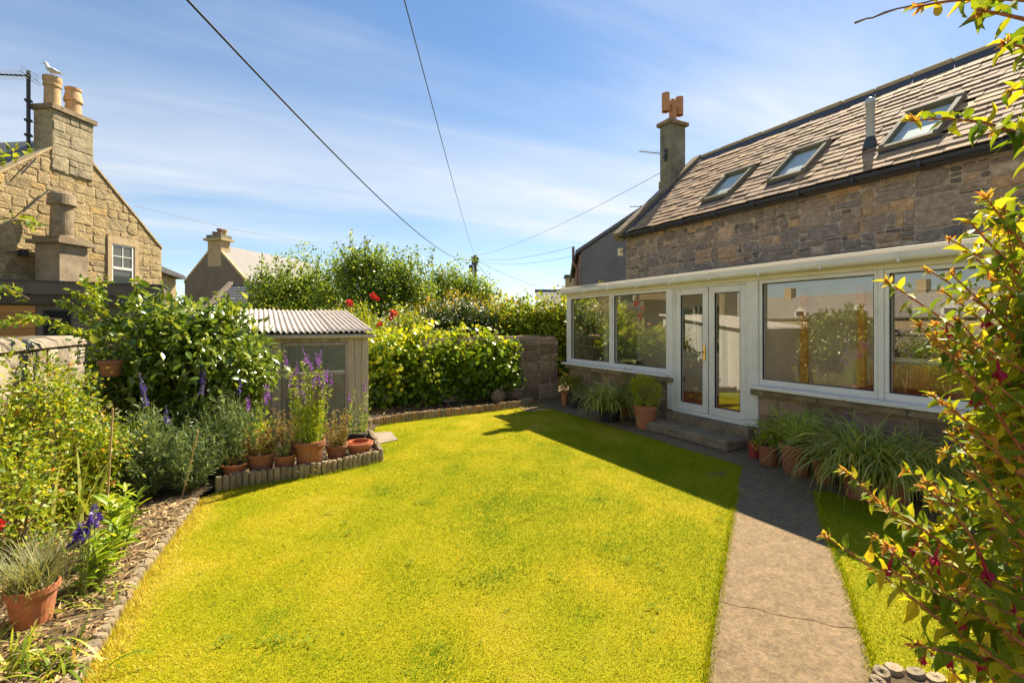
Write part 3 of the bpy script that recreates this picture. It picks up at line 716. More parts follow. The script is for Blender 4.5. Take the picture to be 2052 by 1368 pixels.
# projecting sills
for y0, y1 in ((6.08, 9.27), (-2.0, 4.47)):
    wbox('sill', 6.07, 6.34, y0, y1, 0.853, 0.90)
ZB, ZT = 0.90, 2.37
def window(y0, y1):
    f = 0.062
    fr_ = MB()
    fr_.bbox(6.21, 6.30, y0, y1, ZB, ZB+0.085, 0.006); fr_.bbox(6.21, 6.30, y0, y1, ZT-0.05, ZT, 0.006)
    fr_.bbox(6.212, 6.298, y0, y0+f*0.75, ZB+0.085, ZT-0.05, 0.006); fr_.bbox(6.212, 6.298, y1-f*0.75, y1, ZB+0.085, ZT-0.05, 0.006)
    w = fr_.build('window', M_white, con)
    g = 0.008; ya, yb, za, zb = y0+f*0.75, y1-f*0.75, ZB+0.085, ZT-0.05
    gs = MB(); gs.box(6.222, 6.245, ya, ya+g, za, zb); gs.box(6.222, 6.245, yb-g, yb, za, zb); gs.box(6.222, 6.245, ya+g, yb-g, za, za+g); gs.box(6.222, 6.245, ya+g, yb-g, zb-g, zb)
    gs.build('gasket', M_blackpot, w)
    MB().box(XG-0.003, XG+0.003, ya, yb, za, zb).build('pane', M_glass, w)
win_y = [(9.14, 7.70), (7.64, 6.16), (4.44, 2.96), (2.90, 1.42), (1.36, -0.12), (-0.18, -1.66)]
for y1, y0 in win_y: window(y0, y1)
for y0, y1 in ((9.14, 9.26), (7.64, 7.70), (2.90, 2.96), (1.36, 1.42), (-0.18, -0.12), (-1.9, -1.66)):
    wbox('post', 6.20, 6.305, y0+0.001, y1-0.001, ZB, ZT)
wbox('post', 6.19, 6.31, 6.03, 6.158, 0.30, ZT); wbox('post', 6.19, 6.31, 4.442, 4.60, 0.30, ZT)
wbox('head_rail', 6.19, 6.33, -1.9, 9.26, ZT+0.001, 2.44, mat=M_cream)
# doors
def door(y0, y1, hinge):
    st, tz, bz = 0.105, 0.10, 0.15; z0, z1 = 0.345, 2.335
    d = MB(); d.bbox(6.215, 6.285, y0, y0+st, z0, z1, 0.008); d.bbox(6.215, 6.285, y1-st, y1, z0, z1, 0.008)
    d.bbox(6.216, 6.284, y0+st, y1-st, z1-tz, z1, 0.006); d.bbox(6.216, 6.284, y0+st, y1-st, z0, z0+bz*0.8, 0.006)
    d = d.build('door', M_white, con)
    za, zb = z0+bz*0.8, z1-tz; g = 0.009
    gs = MB(); gs.box(6.224, 6.25, y0+st, y0+st+g, za, zb); gs.box(6.224, 6.25, y1-st-g, y1-st, za, zb); gs.box(6.224, 6.25, y0+st+g, y1-st-g, za, za+g); gs.box(6.224, 6.25, y0+st+g, y1-st-g, zb-g, zb)
    gs.build('gasket', M_blackpot, d)
    MB().box(XG-0.003, XG+0.003, y0+st, y1-st, za, zb).build('pane', M_glass, d)
    return d
dl = door(5.325, 5.985, 1); dr = door(4.645, 5.305, 0)
hd = MB(); hd.bbox(6.198, 6.214, 5.36, 5.40, 1.18, 1.42, 0.004); hd.tube([(6.205, 5.38, 1.31), (6.16, 5.38, 1.31), (6.16, 5.50, 1.312)], 0.010, 8)
hd.build('handle', M_brass, dl)
fr_ = MB(); fr_.bbox(6.205, 6.295, 5.987, 6.028, 0.30, ZT, 0.005); fr_.bbox(6.205, 6.295, 4.602, 4.643, 0.30, ZT, 0.005); fr_.bbox(6.205, 6.295, 4.643, 5.987, 2.337, ZT-0.001, 0.005)
fr_.bbox(6.19, 6.30, 4.60, 6.03, 0.285, 0.342, 0.006); fr_.build('door_frame', M_white, con)
MB().bbox(6.06, 6.30, 4.50, 6.06, 0.0, 0.282, 0.012).build('plinth', M_greystone, con)
# gutter, brackets, roof
gp_ = [(6.09+0.068*math.cos(t), 2.475+0.072*math.sin(t)) for t in np.linspace(math.pi, 2*math.pi, 11)]
gp_ = [(6.022, 2.525)] + gp_ + [(6.158, 2.525)] + [(6.148, 2.525)] + [(6.09+0.058*math.cos(t), 2.475+0.062*math.sin(t)) for t in np.linspace(2*math.pi, math.pi, 11)] + [(6.032, 2.525)]
gut = MB().extrude([(6.16+(p[0]-6.158)*0.85, -1.9, 2.525+(p[1]-2.525)*0.82) for p in gp_], (0, 11.20, 0)).build('gutter', M_white, con)
for k in range(14):
    y = 9.25-k*0.82; wbox('gutter_bracket', 6.036, 6.165, y-0.016, y+0.016, 2.418, 2.53, gut)
wbox('fascia', 6.162, 6.19, -1.9, 9.34, 2.425, 2.55)
MB().extrude([(6.05, -1.9, 2.535), (6.05, -1.9, 2.575), (8.38, -1.9, 2.90), (8.38, -1.9, 2.86)], (0, 11.20, 0)).build('roof', M_polyroof, con)
# end wall
MB().box(6.482, 8.36, 9.0, 9.2, -0.03, 0.76).build('end_dwarf_wall', M_mortar, con)
wbox('end_sill', 6.345, 8.36, 8.99, 9.27, 0.853, 0.90)
for x0 in (7.25, 8.28): wbox('end_post', x0, x0+0.07, 9.15, 9.25, ZB, ZT)
wbox('end_rail', 6.34, 8.36, 9.14, 9.26, ZT+0.001, 2.44, mat=M_cream)
for x0, x1 in ((6.31, 7.25), (7.32, 8.28)): MB().box(x0, x1, 9.197, 9.203, ZB, ZT).build('end_pane', M_glass, con)
MB().extrude([(6.25, 9.17, 2.44), (8.36, 9.17, 2.44), (8.36, 9.17, 2.85)], (0, 0.03, 0)).build('end_gable', M_white, con)
MB().box(6.31, 8.36, -1.98, -1.92, 0.0, 2.5).build('near_end_wall', M_inner, con)
# inside
MB().box(6.485, 8.30, -1.9, 9.0, 0.18, 0.30).build('floor', M_redfloor, con)
MB().box(8.30, 8.38, -1.9, 9.19, 0.0, 2.8).build('back_wall', M_inner, con)
for y0, y1, z0, z1 in ((2.15, 3.80, 1.20, 2.30), (6.7, 7.9, 1.1, 2.2)):
    iw = MB(); w = 0.07
    iw.bbox(8.235, 8.298, y0, y1, z0, z0+w, 0.005); iw.bbox(8.235, 8.298, y0, y1, z1-w, z1, 0.005)
    for yy in (y0, (y0+y1)/2-w/2, y1-w): iw.bbox(8.237, 8.296, yy, yy+w, z0+w, z1-w, 0.005)
    iw = iw.build('inner_window', M_white, con)
    MB().box(8.27, 8.276, y0+w, y1-w, z0+w, z1-w).build('pane', M_glass, iw)
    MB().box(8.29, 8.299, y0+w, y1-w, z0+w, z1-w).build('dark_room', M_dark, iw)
for k in range(22):
    y0 = 1.3+k*0.125; MB().box(8.262, 8.298, y0, y0+0.119, 0.36, 1.17).build('wood_panel', M_pine, con)
wbox('door_lining', 8.2, 8.298, 4.1, 4.2, 0.3, 2.35, mat=M_pine); wbox('door_lining', 8.2, 8.298, 5.0, 5.1, 0.3, 2.35, mat=M_pine)
MB().box(7.85, 8.25, 1.2, 4.0, 0.30, 0.83).build('red_bench', M_redfloor, con)
st = thing('door_step', 'long worn grey stone step below the glazed doors', 'step', (5.85, 5.35, 0))
MB().bbox(5.62, 6.055, 4.50, 6.22, 0.012, 0.155, 0.018).build('tread', M_greystone, st)
MB().bbox(5.66, 6.05, 4.54, 6.18, 0.0, 0.012, 0.002).build('bedding', M_mortar, st)

# ------------------------------------------------------------------ golden sandstone house on the left
A0, K0 = 14.0, 0.12
gd = nrmz(np.array([K0, 1.0])); gx_ = np.array([gd[1], -gd[0]])      # along gable / outward, in camera axes
O0 = np.array([-A0, 0.0])
def LH(a, o, z):   # a: distance along gable (camera depth-like), o: outward
    p = O0 + gd*a + gx_*o
    w = C2W(p[0], p[1]); return (w[0], w[1], z)
def LHa(px):       # a for a photo column on the gable plane
    r = (px-1026)/F; Y = A0/(K0-r); return Y*math.sqrt(1+K0*K0)
aR, aF = LHa(146), LHa(326); hw = aF-aR; aN = aR-hw
def LHz(px, py): return H + (HZ-py)/F*(A0/(K0-(px-1026)/F))
zE = LHz(326, 500); zRg = zE + (LHz(187, 330)-zE)/(LHa(326)-LHa(187))*hw
lh = thing('stone_house', 'golden sandstone cottage gable with a tall chimney and one sash window', 'house', LH(aR, 0, 0))
def lprism(name, poly, o0, o1, mat, parent):
    P = [LH(a, o0, z) for a, z in poly]; v = np.array(LH(0, o1, 0))-np.array(LH(0, o0, 0))
    return MB().extrude(P, v).build(name, mat, parent)
lprism('wall', [(aN, -0.03), (aF, -0.03), (aF, zE), (aR, zRg), (aN, zE)], -9.0, -0.05, M_goldmortar, lh)
wa0, wa1 = LHa(224), LHa(270); wz0, wz1 = 2.75, LHz(245, 491)
slope = (zRg-zE)/hw
nn = math.hypot(slope, 1)
clips = [(slope, 1, zE+slope*aF), (-slope, 1, zE-slope*aN)]
rubble(lh, M_gold, (aN+1.0, aF, 1.9, zRg+0.3), lambda a, z, d: LH(a, -0.05+d, z), (0.26, 0.75), (0.17, 0.36), 31, gap=0.007, depth=0.020, cut=0.34, lo=0.28, cap=300, clips=clips, holes=[(wa0-0.17, wa1+0.17, wz0-0.2, wz1+0.24)])
for nm, poly in (('lintel', [(wa0-0.13, wz1), (wa1+0.13, wz1), (wa1+0.13, wz1+0.23), (wa0-0.13, wz1+0.23)]), ('jamb', [(wa0-0.13, wz0), (wa0, wz0), (wa0, wz1-0.004), (wa0-0.13, wz1-0.004)]), ('jamb', [(wa1, wz0), (wa1+0.13, wz0), (wa1+0.13, wz1-0.004), (wa1, wz1-0.004)])):
    lprism(nm, poly, -0.12, 0.012, M_goldplain, lh)
wf = MB(); am = (wz0+wz1)/2; fw = 0.055
def lbox(mb, a0, a1, o0, o1, z0, z1):
    V = [LH(a, o, z) for z in (z0, z1) for (a, o) in ((a0, o0), (a1, o0), (a1, o1), (a0, o1))]
    return mb.add(V, [(0,1,2,3),(7,6,5,4),(0,4,5,1),(1,5,6,2),(2,6,7,3),(3,7,4,0)])
lbox(wf, wa0, wa0+fw, -0.049, -0.015, wz0, wz1); lbox(wf, wa1-fw*1.5, wa1, -0.049, -0.015, wz0, wz1)
lbox(wf, wa0+fw, wa1-fw*1.5, -0.049, -0.015, wz1-fw, wz1-0.003); lbox(wf, wa0+fw, wa1-fw*1.5, -0.049, -0.005, am-0.03, am+0.04)
lbox(wf, (wa0+wa1)/2-0.012, (wa0+wa1)/2+0.012, -0.049, -0.025, am+0.04, wz1-fw); lbox(wf, wa0+fw, wa1-fw*1.5, -0.048, -0.026, (am+wz1)/2-0.012, (am+wz1)/2+0.012)
wfo = wf.build('window', M_white, lh)
lbox(MB(), wa0+fw, wa1-fw*1.5, -0.046, -0.040, wz0, wz1-fw).build('pane', plain_mat('dark_pane', (0.05, 0.06, 0.06), 0.05, 0.8, 0.05), wfo)
ca0, ca1 = LHa(105), LHa(187)
# skews
for sgn, aE in ((1, aF), (-1, aN)):
    for k in range(6):
        lim = (aE-(ca1 if sgn > 0 else ca0))/(aE-aR); t0, t1 = k/6*lim, ((k+1)/6-0.004)*lim
        def sk(t, h): return (aE+(aR-aE)*t, zE+(zRg-zE)*t+h)
        lprism('skew_stone', [sk(t0, 0.02), sk(t1, 0.02), sk(t1, 0.09), sk(t0, 0.09)], -0.30, -0.004, M_goldplain, lh)
    zt = 0.05
    lprism('roof', [(aE+sgn*0.15, zE-0.12+zt), (aR, zRg+zt-0.03), (aR, zRg-0.15), (aE+sgn*0.15, zE-0.30)], -9.2, -0.31, M_slatedark, lh)
ca0, ca1 = LHa(105), LHa(187); zc = LHz(150, 236)
cz0 = LHz(187, 330)-0.5
chl = MB(); lbox(chl, ca0, ca1, -0.58, -0.01, cz0, zc); chl = chl.build('chimney', M_goldmortar, lh)
rubble(chl, rock_mat('chimney_stone', [(0, (0.34, 0.28, 0.18)), (0.5, (0.42, 0.34, 0.21)), (1, (0.30, 0.25, 0.16))], sc=6, bstr=0.9, bdist=0.04), (ca0, ca1, cz0, zc), lambda a, z, d: LH(a, -0.01+d, z), (0.35, 0.6), (0.2, 0.34), 33, gap=0.007, depth=0.022, cut=0.22)
lbox(MB(), ca0-0.06, ca1+0.06, -0.65, 0.075, zc, zc+0.13).build('chimney_cap', M_greystone, chl)
def lpot(px, o, z0, z1, r, flare, name):
    a = LHa(px); c = LH(a, o, 0); h = z1-z0
    if flare: pr = [(r*1.15, 0), (r*1.0, h*0.45), (r*0.98, h*0.5), (r*1.25, h*0.52), (r*1.25, h*0.58), (r*0.95, h*0.9), (r*1.1, h*0.93), (r*1.1, h), (r*0.75, h), (r*0.75, h*0.8)]
    else: pr = [(r*0.98, 0), (r*0.92, h*0.68), (r*1.08, h*0.70), (r*1.08, h*0.76), (r*0.98, h*0.78), (r*1.1, h*0.86), (r*1.14, h*0.9), (r*1.14, h), (r*0.75, h), (r*0.75, h*0.7)]
    MB().lathe((c[0], c[1], z0), pr, 24).build(name, M_clay, chl, smooth=False)
    return (c[0], c[1], z1)
GULL = lpot(124, -0.30, zc+0.11, zc+0.97, 0.185, False, 'chimney_pot')
lpot(164, -0.28, zc+0.11, zc+0.92, 0.175, True, 'chimney_pot')
# small dark rear eave beyond the far corner
lprism('rear_eave', [(aF+0.02, zE-0.55), (aF+1.1, zE-0.80), (aF+1.1, zE-0.92), (aF+0.02, zE-0.75)], -3.0, -0.1, M_slatedark, lh)
lprism('rear_wall', [(aF+0.02, 0), (aF+0.95, 0), (aF+0.95, zE-0.92), (aF+0.02, zE-0.76)], -3.0, -0.35, M_goldplain, lh)
for (p0, p1) in (((42, 425), (92, 382)), ((38, 350), (68, 318))):
    MB().tube([LH(LHa(p0[0]), 0.06, LHz(*p0)), LH(LHa(p1[0]), 0.06, LHz(*p1))], 0.018, 6).build('wall_tie', M_iron, lh)
fl = thing('floodlight', 'small black floodlight fixed to the golden gable wall', 'lamp', LH(LHa(38), 0.05, LHz(38, 507)))
MB().tube([LH(LHa(12), 0.04, LHz(12, 506)), LH(LHa(34), 0.10, LHz(34, 505))], 0.015, 6).build('bracket', M_iron, fl)
lbox(MB(), LHa(34), LHa(44), 0.02, 0.20, LHz(39, 514), LHz(39, 501)).build('lamp_head', M_iron, fl)
# television aerial on mast beside the chimney
am_ = LHa(66); mz0, mz1 = zc-1.2, H+(HZ-142)/F*13.0
mast = PD(57, 293, 13.0); q0 = np.array([mast[0], mast[1], mast[2]-0.9]); q1 = PD(57, 143, 13.0)
ae = thing('tv_aerial', 'tall dark television aerial mast left of the golden chimney', 'aerial', tuple(q0))
MB().tube([q0, q1], 0.045, 8).build('mast', M_iron, ae)
b0, b1 = PD(62, 152, 13.0), PD(-45, 148, 12.6)
MB().tube([b0, b1], 0.022, 6).build('boom', M_iron, ae)
for t in np.linspace(0.06, 1, 12):
    q = b0+(b1-b0)*t; dv = np.array([0.12, 0.25, 0.0]); MB().tube([q-dv, q+dv], 0.008, 4).build('element', M_alu, ae)
rf = MB()
for k in range(4): rf.tube([b0+np.array([0, 0, -0.12+k*0.08])-[0.1, 0.3, 0], b0+np.array([0, 0, -0.12+k*0.08])+[0.1, 0.3, 0]], 0.008, 4)
rf.build('reflector', M_alu, ae)
for zz in (0.35, 0.9, 1.2, 1.6): 
    q = q0+(q1-q0)*(zz/2.2); MB().box(q[0]-0.07, q[0]+0.07, q[1]-0.07, q[1]+0.07, q[2]-0.025, q[2]+0.025).build('clamp', M_iron, ae)

# gull: one body lofted along its spine
def gull(base):
    g = thing('gull', 'white gull perched on the left chimney pot of the golden house', 'bird', base)
    L = C2W(-1, 0); d = np.array([L[0], L[1], 0.0]); sd = np.array([-d[1], d[0], 0]); b = np.array(base)
    # t along, height, half width, half height
    secs = [(-0.30, 0.075, 0.004, 0.004), (-0.24, 0.10, 0.022, 0.012), (-0.14, 0.145, 0.055, 0.042), (-0.04, 0.185, 0.078, 0.070), (0.05, 0.215, 0.078, 0.075), (0.115, 0.265, 0.058, 0.062), (0.145, 0.325, 0.040, 0.046), (0.162, 0.375, 0.037, 0.042), (0.185, 0.405, 0.036, 0.036), (0.212, 0.407, 0.026, 0.026), (0.228, 0.402, 0.013, 0.012)]
    V = []; n = 12
    P = np.array([[s[0], s[1]] for s in secs]); T = np.gradient(P, axis=0); T /= np.linalg.norm(T, axis=1)[:, None]
    for (t, h, w, hh), tg in zip(secs, T):
        nr = np.array([-tg[1], tg[0]])
        for k in range(n):
            a = 2*math.pi*k/n; x = t+nr[0]*hh*math.sin(a); z = h+nr[1]*hh*math.sin(a)
            V.append(b + d*x + sd*w*math.cos(a) + np.array([0, 0, z]))
    Fs = [(i*n+k, i*n+(k+1) % n, (i+1)*n+(k+1) % n, (i+1)*n+k) for i in range(len(secs)-1) for k in range(n)]
    Fs += [tuple(range(n))[::-1], tuple(range((len(secs)-1)*n, len(secs)*n))]
    bd = MB().add(V, Fs).build('body', M_gull, g, smooth=True)
    bk = MB(); bk.tube([b+d*0.225+[0, 0, 0.401], b+d*0.262+[0, 0, 0.395], b+d*0.278+[0, 0, 0.384]], [0.012, 0.009, 0.003], 6); bk.build('beak', M_beak, g)
    for s_ in (-1, 1):
        w = MB(); ws = [(-0.34, 0.085, 0.02, 0.006), (-0.2, 0.13, 0.055, 0.02), (-0.06, 0.20, 0.082, 0.04), (0.06, 0.23, 0.082, 0.03), (0.1, 0.235, 0.072, 0.008)]
        w.tube([b+d*q[0]+sd*s_*q[2]*0.93+[0, 0, q[1]] for q in ws], [q[3] for q in ws], 8); w.build('wing', M_gullgrey, g, smooth=True)
        MB().tube([b+sd*s_*0.03+d*0.02+[0, 0, 0.13], b+sd*s_*0.03+d*0.01+[0, 0, 0.0]], 0.007, 5).build('leg', M_beak, g)
        MB().tube([b+d*0.195+sd*s_*0.030+[0, 0, 0.414], b+d*0.195+sd*s_*0.0365+[0, 0, 0.414]], 0.006, 6).build('eye', M_dark, g)
gull(GULL)

# ------------------------------------------------------------------ flat-roofed outbuilding in front of it
fo = thing('outbuilding', 'low flat-roofed outbuilding with broad brown fascia and orange boards', 'outbuilding', tuple(PD(120, 650, 12))[:2]+(0,))
c0, c1 = np.array([-13.2, 10.9]), np.array([-9.55, 13.25]); dv = nrmz(c1-c0); ov = np.array([dv[1], -dv[0]]); LN = np.linalg.norm(c1-c0)
def OB(a, o, z): p = c0+dv*a+ov*o; w = C2W(*p); return (w[0], w[1], z)
def obox(mb, a0, a1, o0, o1, z0, z1):
    V = [OB(a, o, z) for z in (z0, z1) for (a, o) in ((a0, o0), (a1, o0), (a1, o1), (a0, o1))]
    return mb.add(V, [(0,1,2,3),(7,6,5,4),(0,4,5,1),(1,5,6,2),(2,6,7,3),(3,7,4,0)])
obox(MB(), 0.1, LN-0.15, -1.7, -0.2, -0.03, 2.28).build('wall', M_fascia, fo)
obox(MB(), 0, LN, -1.75, 0.0, 2.50, 2.80).build('upper_fascia', M_fascia, fo)
obox(MB(), 0.02, LN-0.02, -1.7, -0.06, 2.26, 2.498).build('lower_fascia', plain_mat('dark_fascia', (0.085, 0.07, 0.055), 0.8, 0.2, 0.15, 4), fo)
obox(MB(), -0.03, LN+0.03, -1.8, 0.03, 2.80, 2.84).build('roof', M_lead, fo)
for k in range(9):
    z0 = 0.6+k*0.18; obox(MB(), 0.12, 1.75, -0.198, -0.17, z0, z0+0.174).build('board', M_orangewood, fo)
obox(MB(), 1.9, 2.4, -0.198, -0.16, 1.3, 2.1).build('window', M_dark, fo)
# chimney stack with clay pot, rising from it
def stk(px, d): p = PD(px, 650, d); return p
sc_ = stk(124, 12.75)
stack = thing('chimney_stack', 'squat rendered stack with grey clay pot rising above the flat roof', 'chimney', (sc_[0], sc_[1], 2.8))
def sbox(mb, w, e, z0, z1):
    V = []
    for z in (z0, z1):
        for (a, o) in ((-w-e, -w-e), (w+e, -w-e), (w+e, w+e), (-w-e, w+e)):
            p = gd*a+gx_*o; q = C2W(p[0], p[1]); V.append((sc_[0]+q[0], sc_[1]+q[1], z))
    return mb.add(V, [(0,1,2,3),(7,6,5,4),(0,4,5,1),(1,5,6,2),(2,6,7,3),(3,7,4,0)])
zt = H+(HZ-490)/F*12.6
sbox(MB(), 0.36, 0, 2.8, zt).build('shaft', rock_mat('stack_render', [(0.3, (0.30, 0.23, 0.15)), (0.7, (0.40, 0.31, 0.20))], per_object=False, sc=3, dark=0.6), stack)
sbox(MB(), 0.36, 0.13, zt, zt+0.10).build('cap', M_greystone, stack); sbox(MB(), 0.36, 0.04, zt+0.10, zt+0.19).build('cap_top', M_greystone, stack)
hh = H+(HZ-386)/F*12.6-zt-0.17
MB().lathe((sc_[0], sc_[1], zt+0.18), [(0.31, 0), (0.25, 0.06), (0.22, hh*0.72), (0.23, hh*0.72), (0.31, hh*0.74), (0.30, hh*0.78), (0.27, hh*0.97), (0.24, hh), (0.17, hh), (0.17, hh*0.8)], 24).build('pot', M_greystone, stack)

# ------------------------------------------------------------------ houses farther away
class Fr:
    """frame: origin in camera axes, ridge direction k (slope against depth)"""
    def __init__(s, px, d, k): s.o = np.array([(px-1026)/F*d, d]); s.e = nrmz(np.array([k, 1.0])); s.r = np.array([s.e[1], -s.e[0]])
    def __call__(s, a, b, z): p = s.o+s.r*a+s.e*b; w = C2W(p[0], p[1]); return (w[0], w[1], z)
    def box(s, mb, a0, a1, b0, b1, z0, z1):
        V = [s(a, b, z) for z in (z0, z1) for (a, b) in ((a0, b0), (a1, b0), (a1, b1), (a0, b1))]
        return mb.add(V, [(3,2,1,0),(4,5,6,7),(0,1,5,4),(1,2,6,5),(2,3,7,6),(3,0,4,7)])
    def ext(s, mb, poly, b0, b1):
        P = [s(a, b0, z) for a, z in poly]; return mb.extrude(P, np.array(s(0, b1, 0))-np.array(s(0, b0, 0)))
def cottage(fr, hw, ze, zr, ln, wall, roofm, label, name='cottage', near_z=0.0):
    t = thing(name, label, 'house', fr(0, 0, 0))
    fr.ext(MB(), [(-hw, -0.03), (hw, -0.03), (hw, ze), (0, zr), (-hw, ze)], 0, ln).build('wall', wall, t)
    sl_ = (zr-ze)/hw
    for s in (-1, 1):
        fr.ext(MB(), [(s*(hw+0.25), ze-0.25*sl_+0.02), (0, zr+0.02), (0, zr+0.16), (s*(hw+0.25), ze-0.25*sl_+0.16)], 0.25, ln-0.2).build('roof', roofm, t)
        for k in range(6):
            t0, t1 = k/6, (k+1)/6-0.004
            f_ = lambda q, h: (s*(hw+0.05)*(1-q), ze+(zr-ze)*q+h)
            fr.ext(MB(), [f_(t0, 0.0), f_(t1, 0.0), f_(t1, 0.24), f_(t0, 0.24)], -0.05, 0.249).build('skew_stone', M_goldplain, t)
    return t
M_farroof = plain_mat('pale_far_slate', (0.20, 0.18, 0.165), 0.7, 0.3, 0.12, 3)
f1 = Fr(430, 42, 0.233)
far1 = cottage(f1, 3.15, H+(HZ-566)/F*42, H+(HZ-492)/F*42, 13, plain_mat('brown_gable', (0.20, 0.155, 0.115), 0.95, 0.1, 0.12, 1.2), M_farroof, 'far brown gabled cottage with a corniced chimney above the shrubs')
zc0, zc1 = H+(HZ-520)/F*42, H+(HZ-482)/F*42
cw = 0.70
c1_ = MB(); f1.box(c1_, -cw, cw, -0.02, 0.95, zc0-0.6, zc1); c1_ = c1_.build('chimney', M_goldplain, far1)
f1.box(MB(), -cw-0.25, cw+0.25, -0.25, 1.2, zc1, zc1+0.2).build('cornice', M_goldplain, c1_)
f1.box(MB(), -cw-0.08, cw+0.08, -0.1, 1.05, zc1+0.2, zc1+0.5).build('cap', M_chimney, c1_)
for a, hgt, mm in ((-0.45, 0.35, M_pink), (0.05, 0.62, M_pink), (0.55, 0.5, M_clay)):
    q = f1(a, 0.5, zc1+0.5); MB().lathe(q, [(0.22, 0), (0.18, hgt*0.7), (0.26, hgt*0.75), (0.24, hgt), (0.14, hgt)], 14).build('chimney_pot', mm, c1_)
f2 = Fr(462, 31, 1.5)
z2 = H+(HZ-567)/F*31
low = thing('low_building', 'low slate-roofed building in front of the far brown cottage', 'outbuilding', f2(0, 0, 0))
f2b = Fr(462, 31, 0.10)
f2b.box(MB(), -1.9, 1.9, 0, 4, -0.03, z2-1.5).build('wall', M_goldplain, low)
for k in range(9):
    a0, a1 = -0.25+k*0.28, -0.25+(k+1)*0.28+0.03
    P = [f2b(-1.55, a0, z2-1.9+k*0.21), f2b(1.55, a0, z2-1.9+k*0.21), f2b(1.55, a1, z2-1.9+(k+1)*0.21), f2b(-1.55, a1, z2-1.9+(k+1)*0.21)]
    MB().extrude(P, (0, 0, 0.04)).build('slate_course', M_slatedark, low)
for s in (-1, 1):
    P = [f2b(s*1.56, -0.3, z2-2.0), f2b(s*1.9, -0.3, z2-2.0), f2b(s*1.9, 2.4, z2+0.10), f2b(s*1.56, 2.4, z2+0.10)]
    MB().extrude(P, (0, 0, 0.22)).build('skew_stone', M_slab, low)
f2b.box(MB(), -1.9, 1.9, 2.28, 2.6, z2-0.2, z2+0.08).build('ridge', M_lead, low)
# grey harled gable beyond the stone house
f3 = Fr(1164, 20.0, 0.105)
gh = thing('harled_house', 'tall grey harled gable house beyond the end of the stone cottage', 'house', f3(0, 0, 0))
ze3 = H+(HZ-505)/F*20; zr3 = ze3+0.667*3.5
f3.ext(MB(), [(0, -0.03), (7.0, -0.03), (7.0, ze3), (3.5, zr3), (0, ze3)], 0, 11).build('gable_wall', M_render, gh)
f3.box(MB(), -0.06, -0.002, 0.02, 10.9, 0, ze3-0.1).build('front_wall', M_pink, gh)
for s in (0, 1):
    q = [(-0.22, ze3-0.10), (3.5, zr3+0.04), (3.5, zr3+0.18), (-0.22, ze3+0.06)] if s == 0 else [(7.2, ze3-0.10), (3.5, zr3+0.04), (3.5, zr3+0.18), (7.2, ze3+0.06)]
    f3.ext(MB(), q, -0.08, 11.1).build('roof', M_slatedark, gh)
MB().tube([f3(-0.28, 0.15, ze3-0.25), f3(-0.28, 11, ze3-0.25)], 0.07, 8).build('gutter', M_iron, gh)
MB().tube([f3(-0.30, 0.5, ze3+0.30), f3(-0.30, 0.5, ze3-0.35), f3(-0.14, 0.6, ze3-0.6), f3(-0.12, 0.6, 0.2)], 0.06, 8).build('downpipe', M_pink, gh)
ac = thing('tv_aerial', 'tiny aerial above the grey harled gable slope', 'aerial', f3(2.55, 1.0, zr3-0.75))
MB().tube([f3(2.55, 0.8, zr3-0.95), f3(2.55, 0.8, zr3-0.28)], 0.02, 5).build('mast', M_iron, ac)
MB().tube([f3(2.62, 0.8, zr3-0.32), f3(2.1, 0.8, zr3-0.32)], 0.016, 5).build('boom', M_iron, ac)
wb = thing('wall_lamp', 'small cream box lamp at the stone cottage corner beside the grey gable', 'lamp', (8.36, YC, 3.3))
q = PD(1243, 505, 13.2)
MB().box(q[0]-0.05, q[0]+0.05, q[1]-0.05, q[1]+0.05, q[2]-0.1, q[2]+0.1).build('lamp_body', M_cream, wb)
MB().tube([q, (8.45, YC-0.03, q[2])], 0.015, 5).build('bracket', M_iron, wb)
f4 = Fr(1100, 52, 1.2); f4 = Fr(1113, 52, 0.0)
fb = thing('far_house', 'distant low house with plain grey roof above the end hedge', 'house', f4(0, 0, 0))
z4 = H+(HZ-580)/F*52
f4.box(MB(), -2.0, 3.0, 0.3, 7, -0.03, z4-1.9).build('wall', M_goldplain, fb)
P = [f4(-2.0, 0, z4-2.2), f4(3.0, 0, z4-2.2), f4(3.0, 3.4, z4), f4(-2.0, 3.4, z4)]
MB().extrude(P, (0, 0, 0.1)).build('roof', M_farroof, fb); f4.box(MB(), -2.05, 3.0, 3.35, 3.7, z4-0.1, z4+0.25).build('ridge', M_lead, fb)
f5 = Fr(1143, 40, 0.0)
fc = thing('far_chimney_house', 'distant red stone house corner with a chimney beside the harled house', 'house', f5(0, 0, 0))
f5.box(MB(), -0.1, 1.6, 0, 6, -0.03, H+(HZ-578)/F*40).build('wall', M_pink, fc)
f5.box(MB(), -0.3, 0.35, 0.2, 1.2, H+(HZ-585)/F*40, H+(HZ-556)/F*40).build('chimney', M_goldplain, fc)
f5.box(MB(), -0.42, 0.45, 0.1, 1.3, H+(HZ-556)/F*40, H+(HZ-550)/F*40).build('chimney_cap', M_lead, fc)
P = [f5(-0.4, -0.2, H+(HZ-592)/F*40), f5(1.7, -0.2, H+(HZ-592)/F*40), f5(1.7, 3, H+(HZ-568)/F*40), f5(-0.4, 3, H+(HZ-568)/F*40)]
MB().extrude(P, (0, 0, 0.1)).build('roof', M_slatedark, fc)
